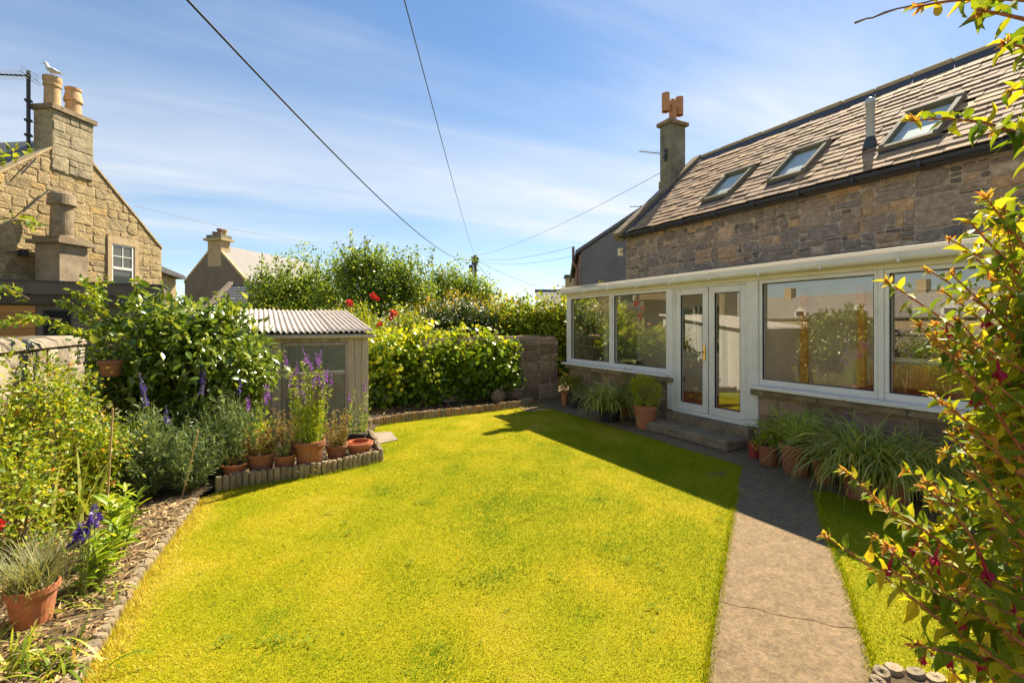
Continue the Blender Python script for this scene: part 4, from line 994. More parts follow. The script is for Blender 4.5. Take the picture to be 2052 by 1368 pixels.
# long terrace across the lane: seen mirrored in the conservatory panes
tr = thing('terrace', 'long low slate-roofed terrace with white dormers, mirrored in the conservatory glass', 'terrace', (-52, 30, 0))
MB().box(-60, -52, 8, 62, -0.03, 2.6).build('wall', M_goldplain, tr)
for s in (0, 1):
    xe, xr = (-51.7, -56) if s == 0 else (-60.3, -56)
    MB().extrude([(xe, 7.7, 2.5), (xr, 7.7, 5.6), (xr, 7.7, 5.75), (xe, 7.7, 2.65)], (0, 54.6, 0)).build('roof', M_slatev, tr)
for y in (18, 24, 33, 40, 47):
    d_ = MB().extrude([(-51.9, y-0.8, 2.7), (-51.9, y+0.8, 2.7), (-51.9, y+0.8, 3.4), (-51.9, y, 4.2), (-51.9, y-0.8, 3.4)], (-3, 0, 0)).build('dormer', M_white, tr)
    MB().box(-51.89, -51.86, y-0.5, y+0.5, 2.9, 3.5).build('pane', M_dark, d_)
for y in (10, 28, 44, 60): MB().box(-56.6, -55.4, y-0.5, y+0.5, 5.2, 7.0).build('chimney', M_goldplain, tr)

# ------------------------------------------------------------------ pole and cables
pt = PD(952, 511, 38.0)
pole = thing('utility_pole', 'wooden utility pole carrying many cables above the hedge', 'pole', (pt[0], pt[1], 0))
MB().tube([(pt[0], pt[1], -0.03), (pt[0], pt[1], pt[2]*0.5), tuple(pt)], [0.17, 0.15, 0.13], 10).build('post', plain_mat('tarred_wood', (0.13, 0.10, 0.075), 0.9, 0.1, 0.2, 3), pole)
MB().box(pt[0]-0.22, pt[0]+0.22, pt[1]-0.06, pt[1]+0.18, pt[2]-0.75, pt[2]-0.15).build('collar', M_iron, pole)
MB().box(pt[0]-0.48, pt[0]-0.22, pt[1]-0.10, pt[1]+0.1, pt[2]-1.5, pt[2]-0.8).build('junction_box', M_iron, pole)
for s in (-1, 1): MB().lathe((pt[0]+s*0.28, pt[1], pt[2]-0.35), [(0.05, 0), (0.08, 0.06), (0.05, 0.12), (0.08, 0.18), (0.0, 0.24)], 8).build('insulator', M_greypipe, pole)
def cable(A, B, sag, r, mat, label, ext=0.0, n=40):
    A, B = np.array(A), np.array(B); t = np.linspace(-ext, 1, n)
    P = A+(B-A)*t[:, None]; P[:, 2] -= sag*4*t*(1-t)
    c = MB().tube(P, r, 6).build('overhead_cable', mat, None, org=tuple(P[-1]))
    return tag(c, label, 'cable')
top = pt+np.array([0, 0, -0.25])
cable(PD(375, 0, 4.6), top, 0.95, 0.0125, M_cable, 'thick black overhead cable sweeping from upper left to the pole', ext=0.35)
cable(PD(810, 0, 4.0), top+[0.05, 0, 0.1], 0.25, 0.0055, M_cablegrey, 'thin dark cable coming nearly straight down the sky to the pole', ext=0.35)
cable((9.97, YC+0.1, 6.05), top+[0.1, 0, 0.2], 0.35, 0.0065, M_cablegrey, 'thin cable rising from the pole to the chimney with the H shaped pot')
cable(PD(1150, 494, 20), top, 0.3, 0.0065, M_cablegrey, 'upper thin cable from the pole to the harled house eaves')
cable(PD(1152, 512, 21), top-[0, 0, 0.15], 0.35, 0.0065, M_cablegrey, 'lower thin cable from the pole to the harled house eaves')
cable(PD(1012, 592, 30), top-[0, 0, 0.2], 0.1, 0.016, M_cable, 'short steep dark cable dropping right from the pole behind the hedge')
cable(PD(1130, 592, 34), top-[0, 0, 0.1], 0.2, 0.010, M_cablegrey, 'faint cable slanting down right from the pole towards the far roofs')
cable(PD(270, 412, 16), PD(690, 489, 37), 0.3, 0.0055, M_cablegrey, 'faint grey cable crossing the sky between the golden gable and the trees')
cable(PD(840, 585, 34), top-[0, 0, 0.1], 0.1, 0.008, M_cablegrey, 'faint cable slanting down left from the pole into the trees')

# ------------------------------------------------------------------ garden walls
bw = thing('boundary_wall', 'old pale lichened stone wall along the left flower bed', 'wall', (-2.45, 6, 0))
MB().box(-2.7, -2.24, -2.0, 8.85, -0.03, 1.48).build('core', M_mortar, bw)
rubble(bw, M_palewall, (-2.0, 8.85, 0.0, 1.47), lambda a, z, d: (-2.24+d, a, z), (0.35, 0.7), (0.22, 0.36), 41, depth=0.03, cut=0.2)
rng = random.Random(3); y = -2.0
while y < 8.8:
    w = rng.uniform(0.35, 0.6); y2 = min(8.9, y+w-0.01); zt = 1.60+rng.uniform(-0.02, 0.03); x0, x1 = -2.74, -2.19
    MB().extrude([(x0, y, 1.482), (x1, y, 1.482), (x1-0.02, y, zt-0.05), (x1-0.12, y, zt), (x0+0.12, y, zt), (x0+0.02, y, zt-0.05)], (0, y2-y, 0)).build('cope_stone', M_palewall, bw); y += w
# stretch of wall at the end of the lawn
q0, q1 = G(985, 806), G(1119, 797)
e_ = nrmz((q1-q0)[:2]); nv = np.array([e_[1], -e_[0]]); WL = np.linalg.norm((q1-q0)[:2])
if nv[1] > 0: nv = -nv
def EW(a, z, d): return (q0[0]+e_[0]*a+nv[0]*d, q0[1]+e_[1]*a+nv[1]*d, z)
ew = thing('garden_wall', 'dark shaded stub of stone wall at the far end of the lawn', 'wall', EW(WL/2, 0, 0))
MB().extrude([EW(-1.6, -0.03, 0), EW(WL-0.02, -0.03, 0), EW(WL-0.02, 1.34, 0), EW(WL-0.08, 1.44, 0), EW(-1.6, 1.44, 0)], -np.array([nv[0], nv[1], 0])*0.42).build('core', M_mortar, ew)
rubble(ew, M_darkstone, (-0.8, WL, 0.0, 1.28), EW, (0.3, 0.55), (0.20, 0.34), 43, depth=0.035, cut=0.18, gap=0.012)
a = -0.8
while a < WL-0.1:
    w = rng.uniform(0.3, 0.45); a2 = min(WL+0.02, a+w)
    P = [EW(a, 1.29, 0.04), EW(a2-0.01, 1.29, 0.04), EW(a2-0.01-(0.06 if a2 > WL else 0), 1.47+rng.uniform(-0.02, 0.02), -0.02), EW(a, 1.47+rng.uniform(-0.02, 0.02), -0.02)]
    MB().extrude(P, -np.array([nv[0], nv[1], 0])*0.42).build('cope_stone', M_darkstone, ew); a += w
bo = G(1005, 812)
b_ = MB(); rb = np.random.default_rng(4)
def boulder(c, r, name, label, mat, seed):
    rb = np.random.default_rng(seed); V = []; Fs = []; nu, nv_ = 12, 8
    ph = rb.uniform(0, 6, 6)
    for j in range(nv_+1):
        for i in range(nu):
            t, p = 2*math.pi*i/nu, math.pi*j/nv_
            k = 1+0.14*math.sin(2*t+ph[0])+0.1*math.sin(3*t+ph[1]+p)+0.1*math.cos(2*p+ph[2])
            V.append((c[0]+r[0]*k*math.sin(p)*math.cos(t), c[1]+r[1]*k*math.sin(p)*math.sin(t), c[2]+r[2]*0.8+r[2]*k*math.cos(p)))
    for j in range(nv_):
        for i in range(nu): Fs.append((j*nu+i, (j+1)*nu+i, (j+1)*nu+(i+1) % nu, j*nu+(i+1) % nu))
    return tag(MB().add(V, Fs).build(name, mat, None, smooth=False, org=c), label, 'stone')
boulder((bo[0], bo[1]+0.15, 0.06), (0.20, 0.16, 0.15), 'boulder', 'rough brown boulder leaning at the foot of the end wall', M_darkstone, 4)
sl_ = MB().prism(g2((742, 868), (783, 866), (797, 882), (748, 892)), -0.01, 0.014).build('paving_slab', M_slab, None, org=tuple(G(768, 880)))
tag(sl_, 'pale paving slab set in the grass beside the shed', 'slab')

# ------------------------------------------------------------------ log roll edgings
def log_mesh(r, h, mat, seed):
    rg = random.Random(seed); b = MB(); n = 10; V = []; j = [1+rg.uniform(-0.08, 0.08) for _ in range(n)]
    tl = rg.uniform(-0.01, 0.01)
    for (rr, z) in ((1.0, -0.05), (0.98, h-0.012), (0.86, h), (0.0, h+0.002)):
        for k in range(n):
            a = 2*math.pi*k/n; V.append((r*rr*j[k]*math.cos(a), r*rr*j[k]*math.sin(a), z+(tl*math.cos(a) if z > 0 else 0)))
    Fs = [(i*n+k, i*n+(k+1) % n, (i+1)*n+(k+1) % n, (i+1)*n+k) for i in range(3) for k in range(n)]
    me = bpy.data.meshes.new('log'); me.from_pydata(V, [], Fs); me.materials.append(mat); return me
def edging(pts, label, dia, h, mats, seed):
    P = np.array(pts); L = np.concatenate([[0], np.cumsum(np.linalg.norm(np.diff(P, axis=0), axis=1))])
    t = thing('log_edging', label, 'edging', (P[0][0], P[0][1], 0), 'log edgings round the beds')
    rg = random.Random(seed); ms = [log_mesh(dia*0.525, h*k, m, i) for i, (k, m) in enumerate([(1.0, m) for m in mats]*2 + [(0.94, m) for m in mats])]
    for i in range(int(L[-1]/dia)):
        s = (i+0.5)*dia; x = np.interp(s, L, P[:, 0]); y = np.interp(s, L, P[:, 1])
        o = bpy.data.objects.new('log', rg.choice(ms)); COL.objects.link(o); o.parent = t
        o.location = (x-P[0][0]+rg.uniform(-0.004, 0.004), y-P[0][1]+rg.uniform(-0.004, 0.004), rg.uniform(-0.006, 0.005))
        o.rotation_euler = (rg.uniform(-0.03, 0.03), rg.uniform(-0.03, 0.03), rg.uniform(0, 6))
edging(FRONT_EDGE + SIDE_EDGE[1:], 'grey log roll edging in front of the terracotta pots by the shed', 0.062, 0.155, [M_log, M_log], 1)
edging(BACK_EDGE, 'brown log roll edging curving below the hedge at the back of the lawn', 0.058, 0.15, [M_log, M_logred], 2)
edging(LEFT_EDGE, 'half buried log edging beside the mulched left flower bed', 0.07, 0.062, [M_log, M_log], 3)
rp = [G(1752, 1440), G(1772, 1352), G(1800, 1345), G(1860, 1368), G(1930, 1400)]
RB = [tuple(p[:2]) for p in rp]
edging([RB[0], RB[1]], 'short log edging at the bottom right corner under the fuchsia, side along the path', 0.075, 0.075, [M_log], 4)
edging([RB[1], RB[3], RB[4], (RB[4][0]+0.6, RB[4][1]-0.3)], 'short log edging at the bottom right corner under the fuchsia, side facing the house', 0.085, 0.055, [M_log], 5)
flat('soil_bed', [RB[0], RB[1], RB[3], RB[4], (RB[4][0]+0.9, RB[4][1]-0.4), (RB[4][0]+0.6, -0.8), (RB[0][0]+0.1, -0.8)], 0.03, M_mulch)

# ------------------------------------------------------------------ shed
SX0, SX1, SY = -1.35, 1.59, 8.28
shed = thing('shed', 'weathered low wooden shed with corrugated roof and wire mesh window', 'shed', (SX1, SY, 0))
SB = 11.05
def szt(y): return 1.60+(y-SY)*0.140
MB().add([(SX0, SB, -0.03), (SX1-0.03, SB, -0.03), (SX1-0.03, SB, szt(SB)), (SX0, SB, szt(SB)), (SX0, SY+0.05, -0.03), (SX0, SY+0.05, szt(SY))], [(0, 1, 2, 3), (4, 0, 3, 5)]).build('back_wall', M_greywood, shed)
fx0, fx1 = AT_Y(565, 700, SY)[0], AT_Y(697, 700, SY)[0]
fz1 = AT_Y(630, 686, SY)[2]; fzm = AT_Y(630, 750, SY)[2]; fz0 = 0.10
def boards_x(x0, x1, z0, z1, w=0.15):
    n = max(1, round((x1-x0)/w)); st = (x1-x0)/n
    for k in range(n): MB().bbox(x0+k*st, x0+(k+1)*st-0.004, SY, SY+0.025+0.004*(k % 2), z0, z1, 0.004).build('board', M_greywood, shed)
boards_x(SX0, fx0, 0, 1.55); boards_x(fx1, SX1-0.002, 0, 1.55, 0.115); boards_x(fx0, fx1, fz1+0.002, 1.55); boards_x(fx0, fx1, 0, fz0-0.002)
n = 19; st = (SB-SY-0.03)/n
for k in range(n):
    y0 = SY+0.03+k*st
    MB().extrude([(SX1-0.026, y0, 0), (SX1-0.026, y0+st-0.005, 0), (SX1-0.026, y0+st-0.005, szt(y0)), (SX1-0.026, y0, szt(y0))], (0.024, 0, 0)).build('side_board', M_paintwood, shed)
frm = MB(); w = 0.05
frm.bbox(fx0, fx1, SY-0.018, SY+0.012, fz1-w, fz1, 0.004); frm.bbox(fx0, fx0+w, SY-0.017, SY+0.012, fz0, fz1-w, 0.004); frm.bbox(fx1-w, fx1, SY-0.017, SY+0.012, fz0, fz1-w, 0.004)
frm.bbox(fx0+w, fx1-w, SY-0.016, SY+0.012, fzm-0.025, fzm+0.015, 0.004); frm.bbox(fx0+w, fx1-w, SY-0.016, SY+0.012, fz0, fz0+w, 0.004)
frm = frm.build('window_frame', M_greywood, shed)
MB().box(fx0+w, fx1-w, SY-0.005, SY-0.001, fzm+0.02, fzm+0.05).build('bead', M_white, frm)
MB().box(fx0+w, fx1-w, SY+0.012, SY+0.018, fzm+0.015, fz1-w).build('pane', plain_mat('grimy_pane', (0.075, 0.085, 0.06), 0.35, 0.4, 0.3, 8), frm)
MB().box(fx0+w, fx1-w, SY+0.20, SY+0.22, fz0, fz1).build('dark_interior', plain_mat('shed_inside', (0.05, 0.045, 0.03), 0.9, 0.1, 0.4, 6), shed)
MB().box(fx0+w, fx1-w, SY+0.03, SY+0.04, fz0+w, fzm-0.025).build('lower_panel', plain_mat('olive_board', (0.22, 0.185, 0.10), 0.9, 0.1, 0.35, 7), frm)
def mesh_panel(z0, z1, name, sp):
    b = MB()
    for x in np.arange(fx0+w, fx1-w, sp): b.box(x, x+0.0022, SY-0.008, SY-0.006, z0, z1)
    for z in np.arange(z0, z1, sp*0.8):
        xs = np.linspace(fx0+w, fx1-w, 14); b.tube([(x, SY-0.010, z+0.004*math.sin(x*17+z*40)) for x in xs], 0.0019, 3)
    o = b.build(name, M_wire, frm); o['kind'] = 'stuff'
mesh_panel(fzm+0.015, fz1-w, 'wire_mesh', 0.026); mesh_panel(fz0+w, fzm-0.025, 'wire_mesh', 0.022)
# corrugated sheets
pitch, amp = 0.083, 0.019; ry0, ry1 = SY-0.10, SB+0.10
xs0 = SX0-0.1; sheet_w = pitch*10
k = 0
while xs0 < SX1+0.05:
    xe = min(xs0+sheet_w+pitch*0.5, SX1+0.10); xs = np.arange(xs0, xe+1e-4, pitch/8)
    V = []; zo = 0.012*(k % 2)
    ysr = np.linspace(ry0, ry1, 8)
    for lay in (0, 1):
        for y in ysr:
            for x in xs: V.append((x, y, szt(y)+0.045+zo+amp*math.cos(2*math.pi*(x-SX0)/pitch)-0.008*lay))
    nx_, ny_ = len(xs), len(ysr); Fs = []; off = nx_*ny_
    for j in range(ny_-1):
        for i in range(nx_-1):
            a = j*nx_+i; Fs += [(a, a+1, a+nx_+1, a+nx_), (off+a, off+a+nx_, off+a+nx_+1, off+a+1)]
    for i in range(nx_-1): Fs += [(i, off+i, off+i+1, i+1), (off-nx_+i, off-nx_+i+1, 2*off-nx_+i+1, 2*off-nx_+i)]
    for j in range(ny_-1):
        a, b = j*nx_, j*nx_+nx_-1; Fs += [(a, a+nx_, off+a+nx_, off+a), (b, off+b, off+b+nx_, b+nx_)]
    MB().add(V, Fs).build('roof_sheet', M_corr, shed, smooth=True); xs0 += sheet_w; k += 1
MB().bbox(SX0-0.05, SX1+0.06, SY-0.055, SY-0.003, 1.525, 1.60, 0.01).build('eaves_board', M_greywood, shed)
MB().bbox(SX0-0.05, SX1+0.10, SY-0.105, SY-0.06, 1.53, 1.585, 0.012).build('gutter', M_greywood, shed)

# ------------------------------------------------------------------ foliage tools
T_OVAL = (np.array([(0, 0, 0), (-0.30, 0.38, 0.07), (0.30, 0.38, 0.07), (0, 0.42, 0), (0, 1, -0.10)]), np.array([(0, 3, 1), (0, 2, 3), (1, 3, 4), (3, 2, 4)]))
T_ROUND = (np.array([(0, 0, 0), (-0.40, 0.30, 0.05), (0.40, 0.30, 0.05), (0, 0.45, 0), (-0.36, 0.72, 0.02), (0.36, 0.72, 0.02), (0, 1, -0.06)]), np.array([(0, 3, 1), (0, 2, 3), (1, 3, 4), (3, 2, 5), (4, 3, 6), (3, 5, 6)]))
T_NARROW = (np.array([(0, 0, 0), (-0.085, 0.45, 0.01), (0.085, 0.45, 0.01), (0, 1, -0.10)]), np.array([(0, 2, 1), (1, 2, 3)]))
T_TINY = (np.array([(0, 0, 0), (-0.32, 0.5, 0.05), (0.32, 0.5, 0.05), (0, 1, 0)]), np.array([(0, 2, 1), (1, 2, 3)]))
T_LEAF = (np.array([(0, 0, 0), (0, 0.3, -0.01), (0, 0.62, -0.03), (0, 1, -0.13), (-0.20, 0.16, 0.03), (-0.27, 0.42, 0.06), (-0.17, 0.72, 0.01), (0.20, 0.16, 0.03), (0.27, 0.42, 0.06), (0.17, 0.72, 0.01)]),
          np.array([(0, 1, 4), (4, 1, 5), (1, 2, 5), (5, 2, 6), (2, 3, 6), (0, 7, 1), (7, 8, 1), (1, 8, 2), (8, 9, 2), (2, 9, 3)]))
def leaf_geo(P, D, N, S, tm):
    P, D, N = np.asarray(P), nrmz(np.asarray(D)), np.asarray(N)
    B = nrmz(np.cross(D, N)); N = np.cross(B, D); S = np.broadcast_to(np.asarray(S, float), (len(P),))
    tv, tf = tm
    V = P[:, None, :] + S[:, None, None]*(tv[None, :, 0, None]*B[:, None, :]+tv[None, :, 1, None]*D[:, None, :]+tv[None, :, 2, None]*N[:, None, :])
    T = tf[None]+(np.arange(len(P))*len(tv))[:, None, None]
    return V.reshape(-1, 3), T.reshape(-1, 3)
def leaves(name, parent, mat, P, D, N, S, tm, rng, v=None, kind='stuff'):
    V, T = leaf_geo(P, D, N, S, tm)
    if v is None: v = rng.random(len(P))
    return big_mesh(name, V, T, mat, parent, np.repeat(v, len(tm[0])), kind)
def leaf_objects(parent, mat, P, D, N, S, tm, rng):
    """single large leaves, shared meshes of four sizes of curl"""
    ms = []
    for k in range(4):
        tv = tm[0].copy(); tv[:, 2] *= 0.5+0.6*k; tv[:, 0] *= 0.88+0.08*k
        me = bpy.data.meshes.new('leaf'); me.from_pydata(tv.tolist(), [], tm[1].tolist()); me.materials.append(mat); ms.append(me)
    D = nrmz(D); B = nrmz(np.cross(D, N)); N = np.cross(B, D); S = np.broadcast_to(S, (len(P),)); base = np.array(ORG[parent.name])
    for i in range(len(P)):
        o = bpy.data.objects.new('leaf', ms[i % 4]); COL.objects.link(o); o.parent = parent
        M = Matrix(((B[i][0]*S[i], D[i][0]*S[i], N[i][0]*S[i], P[i][0]-base[0]), (B[i][1]*S[i], D[i][1]*S[i], N[i][1]*S[i], P[i][1]-base[1]), (B[i][2]*S[i], D[i][2]*S[i], N[i][2]*S[i], P[i][2]-base[2]), (0, 0, 0, 1)))
        o.matrix_local = M
def rdir(rng, n): return nrmz(rng.normal(size=(n, 3)))
def cloud(rng, c, r, ncl, per, sig, shell=0.55, zmin=None, power=1.0, lob=0.18, box=False):
    """leaf points gathered in clumps through an ellipsoid (or rounded box); returns points, outward directions, clump centres"""
    c, r = np.asarray(c, float), np.asarray(r, float)
    u = rdir(rng, ncl)
    if box: u = np.sign(u)*np.abs(u)**0.55; u /= np.maximum(1.0, np.linalg.norm(u, axis=1, keepdims=True)**0.4)
    ph = rng.uniform(0, 6.28, 4)
    az = np.arctan2(u[:, 1], u[:, 0])
    k = 1+lob*(np.sin(2*az+ph[0])+np.sin(3*az+ph[1]+2*u[:, 2])+0.8*np.sin(5*az+4*u[:, 2]+ph[2]))/2
    rad = (shell+(1-shell)*rng.random(ncl)**power)*k
    C = c+u*r*rad[:, None]
    if zmin is not None: C[:, 2] = np.maximum(C[:, 2], zmin+0.02+rng.random(ncl)*0.1)
    P = np.repeat(C, per, axis=0)+rng.normal(size=(ncl*per, 3))*np.asarray(sig)*np.repeat(rng.uniform(0.6, 1.3, ncl), per)[:, None]
    if zmin is not None: P[:, 2] = np.maximum(P[:, 2], zmin+rng.random(len(P))*0.04)
    O = nrmz((P-c)/r**2)
    return P, O, C
def orient(rng, O, out=0.6, rand=0.7, up=0.0, nup=0.7):
    n = len(O); D = nrmz(O*out+rdir(rng, n)*rand+np.array([0, 0, up])); N = nrmz(rdir(rng, n)*0.6+O*0.4+np.array([0, 0, nup])); return D, N
def stems_to(mb, base, C, rng, r0=0.02, r1=0.004, n=12, bend=0.25, sides=4):
    idx = rng.choice(len(C), min(n, len(C)), replace=False); base = np.asarray(base, float)
    for i in idx:
        b = base+np.array([rng.normal()*0.06, rng.normal()*0.06, 0]); e = C[i]; m = (b+e)/2; m[:2] = b[:2]+(e[:2]-b[:2])*(0.5-bend); m += rng.normal(size=3)*0.04
        t = np.linspace(0, 1, 7)[:, None]; P = (1-t)**2*b+2*t*(1-t)*m+t*t*e
        mb.tube(P, np.linspace(r0, r1, 7), sides)
def near_idx(P, n):
    return np.argsort(np.linalg.norm(P-EYE, axis=1))[:n]
def front_idx(P, O, n):
    """leaves on the camera's side of a bush, so that they show"""
    d = nrmz(P-EYE); sc = (P-EYE)@np.array([ss, cc, 0])+ 0.8*(O*d).sum(1)
    return np.argsort(sc)[:n]
def shrub(name, label, cat, base, parts, mat, tm, size, seed, group=None, stem=(M_twig, 0.02, 12), single=0, single_mat=None, up=0.1, nup=0.7, zmin=None, out=0.6, rand=0.7, val=None, leafname='foliage'):
    rng = np.random.default_rng(seed); t = thing(name, label, cat, tuple(base), group)
    Ps, Os, Cs = [], [], []
    for (c, r, ncl, per, sig) in parts:
        P, O, C = cloud(rng, c, r, ncl, per, sig, zmin=zmin); Ps.append(P); Os.append(O); Cs.append(C)
    P, O, C = np.vstack(Ps), np.vstack(Os), np.vstack(Cs)
    D, N = orient(rng, O, out, rand, up, nup); S = size*rng.uniform(0.45, 1.3, len(P))
    if single:
        i = front_idx(P, O, single); m = np.ones(len(P), bool); m[i] = False
        leaf_objects(t, single_mat, P[i], D[i], N[i], S[i], tm, rng)
        P, D, N, S = P[m], D[m], N[m], S[m]
    v = rng.random(len(P)) if val is None else np.clip(val(P, rng), 0, 1)
    leaves(leafname, t, mat, P, D, N, S, tm, rng, v)
    if stem:
        b = MB(); stems_to(b, base, C, rng, stem[1], 0.004, stem[2]); b.build('stems', stem[0], t)
    return t, rng
def tree(name, label, base, top, blobs, mat, size, seed, trunk_r=0.10, tm=T_OVAL, group='trees beyond the garden', shoots=0):
    rng = np.random.default_rng(seed); t = thing(name, label, 'tree', tuple(base), group)
    Ps, Os, Cs = [], [], []
    for (c, r, ncl, per, sig) in blobs:
        P, O, C = cloud(rng, c, r, ncl, per, sig, shell=0.30, lob=0.5); Ps.append(P); Os.append(O); Cs.append(C)
    P, O, C = np.vstack(Ps), np.vstack(Os), np.vstack(Cs)
    b = MB(); base = np.array(base, float); top = np.array(top, float)
    b.tube([base, base+(top-base)*0.35+rng.normal(size=3)*0.05, base+(top-base)*0.7+rng.normal(size=3)*0.08], [trunk_r, trunk_r*0.8, trunk_r*0.5], 8)
    tk = b.build('trunk', M_bark, t)
    lb = MB()
    for i in rng.choice(len(C), min(40, len(C)), replace=False):
        s = base+(top-base)*rng.uniform(0.25, 0.7); e = C[i]; m = (s+e)/2+[0, 0, -0.1]+rng.normal(size=3)*0.08
        q = np.linspace(0, 1, 6)[:, None]; lb.tube((1-q)**2*s+2*q*(1-q)*m+q*q*e, np.linspace(trunk_r*0.28, 0.008, 6), 4)
    for k in range(shoots):   # upright leafy shoots out of the crown
        i = rng.integers(len(C)); s = C[i]; hgt = rng.uniform(0.35, 0.9)
        e = s+np.array([rng.normal()*0.22, rng.normal()*0.22, hgt]); lb.tube([s, (s+e)/2+rng.normal(size=3)*0.03, e], [0.012, 0.008, 0.004], 4)
        n = int(30*hgt)+8; q = rng.random(n)[:, None]; PP = s+(e-s)*q+rng.normal(size=(n, 3))*0.035
        P = np.vstack([P, PP]); O = np.vstack([O, rdir(rng, n)])
    lb.build('limbs', M_bark, t)
    D, N = orient(rng, O, 0.5, 0.8, 0.1, 0.6); S = size*rng.uniform(0.6, 1.3, len(P))
    leaves('crown', t, mat, P, D, N, S, tm, rng)
    return t
def ribbons(rng, base, n, length, width, spread=0.5, droop=0.9, seg=6, lean=(0.35, 1.0), br=0.06):
    """arching strap leaves"""
    b = np.asarray(base, float); az = rng.uniform(0, 2*math.pi, n); el = rng.uniform(*lean, n)
    L = length*rng.uniform(0.55, 1.15, n); W = width*rng.uniform(0.7, 1.2, n)
    st = b+np.stack([rng.normal(size=n)*br, rng.normal(size=n)*br, np.zeros(n)], 1)
    h = np.stack([np.cos(az), np.sin(az), np.zeros(n)], 1); side = np.stack([-np.sin(az), np.cos(az), np.zeros(n)], 1)
    V = []; ang = math.pi/2-el*spread*1.2; pos = st.copy(); ds = L/seg
    dr = droop*rng.uniform(0.5, 1.4, n)
    for i in range(seg+1):
        w = W*(1-(i/seg)**2.2)*0.5+0.0004
        V += [pos-side*w[:, None], pos+side*w[:, None]]
        ang = ang-dr*(0.35+i/seg)*(2.4/seg)
        ang = np.maximum(ang, -1.35)
        pos = pos+(h*np.cos(ang)[:, None]+np.array([0, 0, 1.0])*np.sin(ang)[:, None])*ds[:, None]
        pos[:, 2] = np.maximum(pos[:, 2], 0.015)
    V = np.stack(V, 1); T = []
    for i in range(seg):
        a = 2*i; T += [(a, a+1, a+3), (a, a+3, a+2)]
    T = np.array(T)[None]+(np.arange(n)*2*(seg+1))[:, None, None]
    return V.reshape(-1, 3), T.reshape(-1, 3), np.repeat(rng.random(n), 2*(seg+1))
def pot_profile(h, rt, rb, rim=0.18):
    zr = h*(1-rim); rr = rb+(rt*0.93-rb)*0.82
    return ([(0.0, 0.001), (rb*0.9, 0), (rb, h*0.015), (rr, zr)], [(rr+0.001, zr), (rt, zr+0.004), (rt*1.0, h*0.985), (rt*0.98, h), (rt*0.90, h), (rt*0.86, h*0.8)])
def pot(parent, c, h, rt, rb, mat, soil=True, rim=0.18):
    a, b = pot_profile(h, rt, rb, rim)
    p = MB().lathe(c, a, 28).build('pot', mat, parent, smooth=False)
    MB().lathe(c, b, 28).build('rim', mat, p)
    if soil: MB().disc((c[0], c[1], c[2]+h*0.86), rt*0.89, 20).build('soil', M_soil, parent)
    return p
def pot_dims(px0, px1, py0, py1, zb=0.0):
    """pot from its box in the photo: ground point, height and top radius"""
    c = G((px0+px1)/2, py1-(px1-px0)*0.06, zb); d = (c-EYE)@np.array([ss, cc, 0])
    return (c[0], c[1], zb), (py1-py0)*d/F, (px1-px0)/2*d/F*0.96

